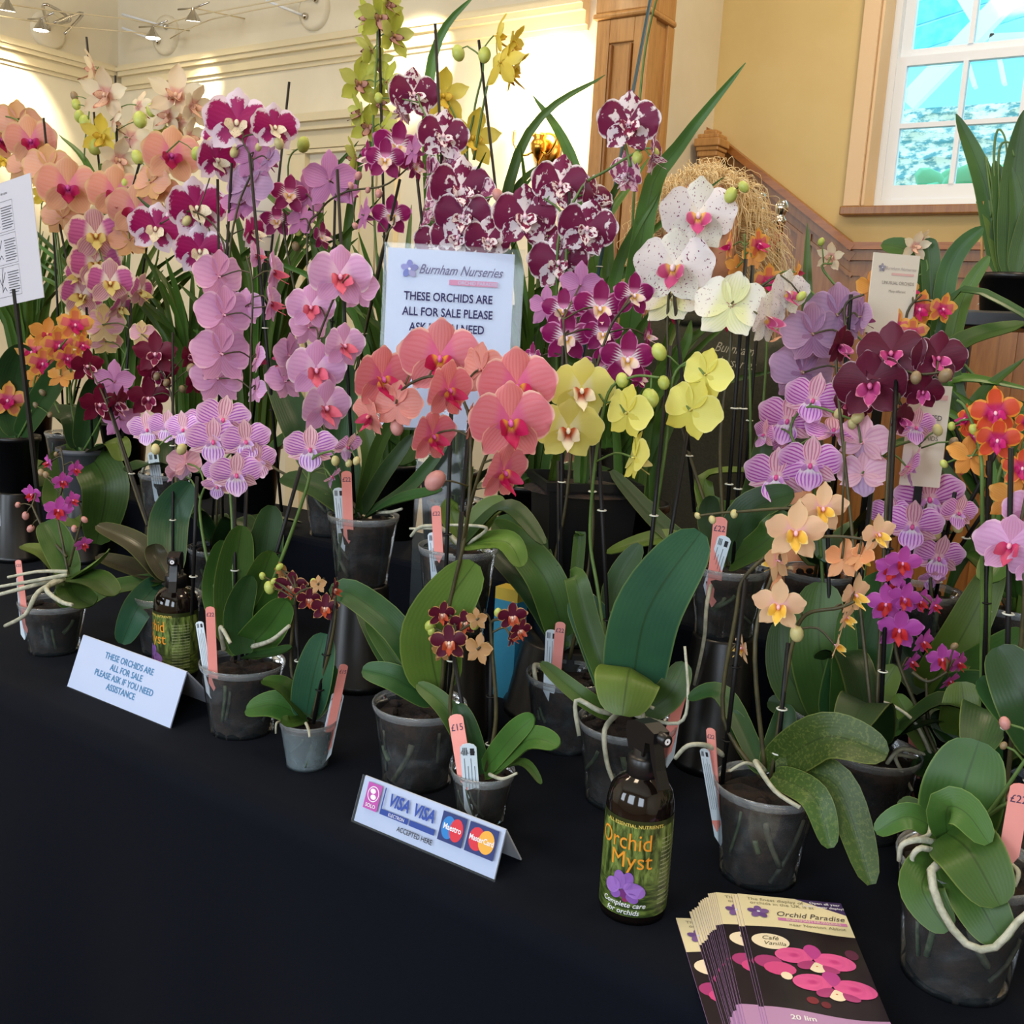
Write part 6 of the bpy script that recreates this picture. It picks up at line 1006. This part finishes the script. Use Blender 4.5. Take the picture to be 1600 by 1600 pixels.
for i, (x, y, ang) in enumerate(tops):
    z = TZ+.0012+i*.00125; q = pZ(x, y, z); a = R_(ang); up = V((-math.sin(a), math.cos(a), 0)); r = V((math.cos(a), math.sin(a), 0)); P = Panel(q-up*LH, r, up)
    lb = ('topmost leaflet of the fanned stack, pink orchids on its cover' if i == len(tops)-1 else 'lowest leaflet of the fanned stack, sticking out furthest left' if i == 0 else ORD[i]+' leaflet from the left in the fanned stack')
    t = thing('leaflet', lb, 'leaflet', P.p(LW/2, LH/2), 'fanned orchid leaflets')
    mb = MB(); mb.grid([[P.p(0, 0, 0), P.p(LW, 0, 0)], [P.p(0, LH, 0), P.p(LW, LH, 0)]], [[(0, 0), (1, 0)], [(0, 1), (1, 1)]])
    bx_ = [P.p(x_, y_, -.001) for x_, y_ in ((0, 0), (LW, 0), (LW, LH), (0, LH))]; tp = [P.p(x_, y_, 0) for x_, y_ in ((0, 0), (LW, 0), (LW, LH), (0, LH))]; mb.face(list(reversed(bx_)))
    for k in range(4): mb.face([tp[k], bx_[k], bx_[(k+1) % 4], tp[(k+1) % 4]])
    mb.ob('cover', M['leaflet'], t, False)
    full = i in (0, 13, 14, 17)
    pr = lambda n, pts, dd, m: P.poly(n, [(x_*LW, y_*LH) for x_, y_ in pts], dd, m, t)
    pr('printed_bloom', oval(.135, .50, .125, .045, 16, 0), .0002, pkd); pr('printed_bloom', oval(.22, .46, .14, .045, 16, 0), .0003, flat('d04a88', .35)); pr('printed_lip', oval(.26, .415, .05, .025, 12), .0004, crm)
    if full:
        pr('logo_oval', oval(.20, .645, .17, .055, 26), .0003, crm); flower_logo(P, .16*LW, .86*LH, .011, [flat('7a5a98', .5), flat('6a4a8a', .5)], t)
        P.text('Café', .20*LW, .655*LH, .009, flat('5a5a40', .5), t, shear=.3, d=.0006); P.text('Vanilla', .23*LW, .618*LH, .0085, flat('5a5a40', .5), t, shear=.3, d=.0006)
        P.text('The finest display of', .08*LW, .955*LH, .0072, flat('8a8468', .5), t, align='LEFT', d=.0005); P.text('orchids in the UK is at', .10*LW, .925*LH, .0072, flat('8a8468', .5), t, align='LEFT', d=.0005)
    if i == len(tops)-1:
        P.text('Orchid Paradise', .64*LW, .845*LH, .0125, flat('4a4048', .5), t, shear=.35, d=.0005, sx=.85); P.bars('logo_bar', [(.33*LW, .81*LH, .97*LW, .832*LH)], .0004, flat('c87ab0', .5), t); P.text('BURNHAM NURSERIES', .66*LW, .8135*LH, .0055, crm, t, d=.0006); P.text('near Newton Abbot', .68*LW, .775*LH, .0068, flat('8a8468', .5), t, d=.0005)
        P.text('Open all year', .83*LW, .968*LH, .0058, wh, t, d=.0005, bold=.02); P.text('Under cover display!', .80*LW, .94*LH, .0052, wh, t, d=.0005, bold=.02); P.text('20 lim', .3*LW, .15*LH, .009, wh, t, d=.0005, bold=.02)
        for (cx, cy, s) in ((.55, .545, .86), (.64, .375, .86)):
            for (dx, dy, rx, ry, a_, m) in ((0, .055, .09, .06, 1.5, flat('b84090', .35)), (-.2, .015, .20, .062, .12, pk), (.2, -.01, .21, .066, -.12, pk), (-.10, -.05, .10, .035, .5, pkd), (.12, -.07, .10, .03, -.4, pkd), (0, -.065, .09, .040, 0, crm), (0, -.06, .06, .022, 0, flat('c8602a', .35))):
                mb = MB(); cxx, cyy = cx+dx*s, cy+dy*s; pts = oval(cxx, cyy, rx*s, ry*s, 22, 0 if abs(a_) > 1 else a_*.3); rows = [[P.p(cxx*LW, cyy*LH, .0008)]*23, [P.p(pts[k % 22][0]*LW, pts[k % 22][1]*LH, .0006) for k in range(23)]]
                mb.grid(rows, [[(.5, .1)]*23, [(.2+.6*k/22, .85) for k in range(23)]]).ob('printed_bloom', m, t, False)
        pr('printed_bud', oval(.90, .60, .06, .035, 14), .0004, flat('5a1a40', .35)); pr('printed_bud', oval(.42, .275, .05, .022, 14), .0004, flat('7a2030', .35)); pr('printed_bud', oval(.52, .255, .04, .02, 14), .0004, flat('6a1a2a', .35))
# ================================================================== SELLER
PC = pY(1092, 376, 2.0); px0, py_ = PC.x, 2.0; fz = PC.z
per = thing('person', 'person in a dark olive polo shirt standing behind the spotted white orchid', 'person', (px0, py_, 0))
hd = V((.55, -.83, 0)).normalized(); sdv = V((-hd.y, hd.x, 0))
def W3(x, y, z): return V((px0, py_, 0)) + sdv*x - hd*y + V((0, 0, z))    # x: image right, y: away from the table
def loft(rings, n=20):
    rows = []
    for (cx, cy, z, rx, ry) in rings: rows.append([W3(cx+rx*math.cos(2*PI*k/n), cy+ry*math.sin(2*PI*k/n), z) for k in range(n)])
    mb = MB(); mb.grid(rows, closed=True); m = len(rows); mb.f.append(tuple(reversed(range(n)))); mb.f.append(tuple((m-1)*n+k for k in range(n))); return mb
zf = fz
body = loft([(0, 0, .0, .16, .10), (0, 0, .45, .15, .11), (0, 0, .85, .17, .12), (0, 0, 1.0, .15, .105), (0, 0, zf-.27, .17, .11), (0, .0, zf-.20, .12, .08), (0, .01, zf-.155, .07, .06), (0, .01, zf-.12, .055, .055), (0, .0, zf-.09, .053, .058), (0, -.02, zf-.085, .055, .07), (0, -.015, zf-.06, .064, .088), (0, -.01, zf-.02, .072, .096), (0, .0, zf+.03, .076, .099), (0, .005, zf+.07, .072, .092), (0, .005, zf+.105, .05, .065), (0, .005, zf+.12, .015, .02)])
for s in (-1, 1):
    body.tube(bez([W3(s*.15, 0, zf-.20), W3(s*.20, -.01, zf-.32), W3(s*.225, -.04, zf-.45), W3(s*.235, -.10, zf-.56), W3(s*.20, -.15, zf-.66)], 14), lambda t: .048-.022*t, 10)
    body.ell(W3(s*.19, -.165, zf-.68), (.035, .04, .018), None, 10, 6)
    for k in range(4): body.tube([W3(s*(.217-.018*k), -.175, zf-.69), W3(s*(.214-.018*k), -.19+.004*abs(k-1), zf-.73), W3(s*(.210-.018*k), -.185+.004*abs(k-1), zf-.75)], .0085, 6)
    body.tube([W3(s*.165, -.17, zf-.67), W3(s*.15, -.19, zf-.69), W3(s*.152, -.195, zf-.71)], .0095, 6)
    body.ell(W3(s*.077, .015, zf-.005), (.01, .018, .03), None, 8, 6)
body.ell(W3(0, -.108, zf-.012), (.014, .02, .024), None, 8, 6); body.ell(W3(0, -.09, zf-.045), (.024, .012, .009), None, 8, 6); body.ell(W3(0, -.092, zf+.025), (.05, .012, .01), None, 8, 6)
bo = body.ob('body', M['skin'], per); rm = bo.modifiers.new('remesh', 'REMESH'); rm.mode = 'VOXEL'; rm.voxel_size = .006; rm.use_smooth_shade = True; sm_ = bo.modifiers.new('smooth', 'SMOOTH'); sm_.iterations = 4
for s in (-1, 1):
    e = MB().ell(W3(s*.03, -.094, zf+.012), (.011, .008, .008), None, 10, 6).ob('eye', flat('e6e2dc', .2), per); MB().ell(W3(s*.03, -.1005, zf+.012), (.005, .003, .005), None, 8, 5).ob('iris', flat('3a5060', .2), e)
    MB().tube([W3(s*.015, -.1, zf+.032), W3(s*.03, -.1, zf+.036), W3(s*.047, -.092, zf+.032)], .0028, 5).ob('eyebrow', M['hair'], per)
MB().tube([W3(-.022, -.098, zf-.045), W3(0, -.104, zf-.042), W3(.022, -.098, zf-.045)], .005, 6).ob('lips', flat('a85a52', .4), per)
sh = loft([(0, 0, .86, .185, .135), (0, 0, 1.02, .172, .125), (0, 0, zf-.32, .195, .13), (0, 0, zf-.235, .20, .115), (0, .005, zf-.185, .165, .095), (0, .012, zf-.15, .085, .075), (0, .012, zf-.135, .072, .07)])
for s in (-1, 1): sh.tube(bez([W3(s*.14, 0, zf-.215), W3(s*.205, -.01, zf-.32), W3(s*.232, -.045, zf-.44)], 10), lambda t: .068-.006*t, 12)
so = sh.ob('shirt', M['shirt'], per); rm = so.modifiers.new('remesh', 'REMESH'); rm.mode = 'VOXEL'; rm.voxel_size = .007; rm.use_smooth_shade = True; sm_ = so.modifiers.new('smooth', 'SMOOTH'); sm_.iterations = 5
MB().tube([W3(.075*math.cos(a*PI/8), .012+.072*math.sin(a*PI/8)-(.02 if 9 < a < 15 else 0), zf-.142-(.02 if 9 < a < 15 else 0)) for a in range(17)], .012, 8).ob('collar', M['shirt'], so)
loft([(0, 0, .02, .17, .11), (0, 0, .5, .165, .125), (0, 0, .90, .18, .13)]).ob('trousers', flat('1a1a1e', .8), per)
ep = pY(1115, 548, 1.855); eh = V((-hd.y, hd.x, 0)); PE = Panel(ep, eh+V((0, 0, -.08)), ZZ)
for i, (tx_, sz) in enumerate((('Burnham', .026), ('Nurseries', .026))): PE.text(tx_, 0, -i*.026, sz, flat('b3aa94', .8), so, d=0., shear=.4, align='LEFT', sx=.8)
hair = MB(); rnd = random.Random(3)
for k in range(2600):
    th = rnd.uniform(0, 2*PI); ph = rnd.uniform(-.75, 1.5); front = math.sin(th) < -.35
    if front and ph < .75: continue
    d = V((math.cos(th)*math.cos(ph), math.sin(th)*math.cos(ph), math.sin(ph))); R1 = rnd.uniform(.085, .125); L = rnd.uniform(.05, .19); p0 = W3(d.x*.075, d.y*.095, zf+.03+d.z*.085); q = []
    a0 = rnd.uniform(0, 6.28); rc = rnd.uniform(.002, .008)
    dd = (sdv*d.x-hd*d.y+ZZ*d.z)
    for i in range(13):
        t = i/12; pos = p0+dd*(.012+(R1-.08)*math.sin(t*PI*.6)*1.2+.012*t)+V((0, 0, -L*t*t*.9))+sdv*(d.x*.035*t+.02*t); s1 = dd.cross(ZZ); s1 = s1.normalized() if s1.length > .1 else sdv
        q.append(pos+s1*rc*math.cos(a0+t*15)+dd*rc*math.sin(a0+t*15))
    hair.tube(q, lambda t: .0009-.0003*t, 3, False)
hair.ell(W3(0, .02, zf+.045), (.085, .092, .09), None, 14, 10); hair.ob('hair', M['hair'], per)
for o in bpy.data.objects:
    if '_root' in o: del o['_root']
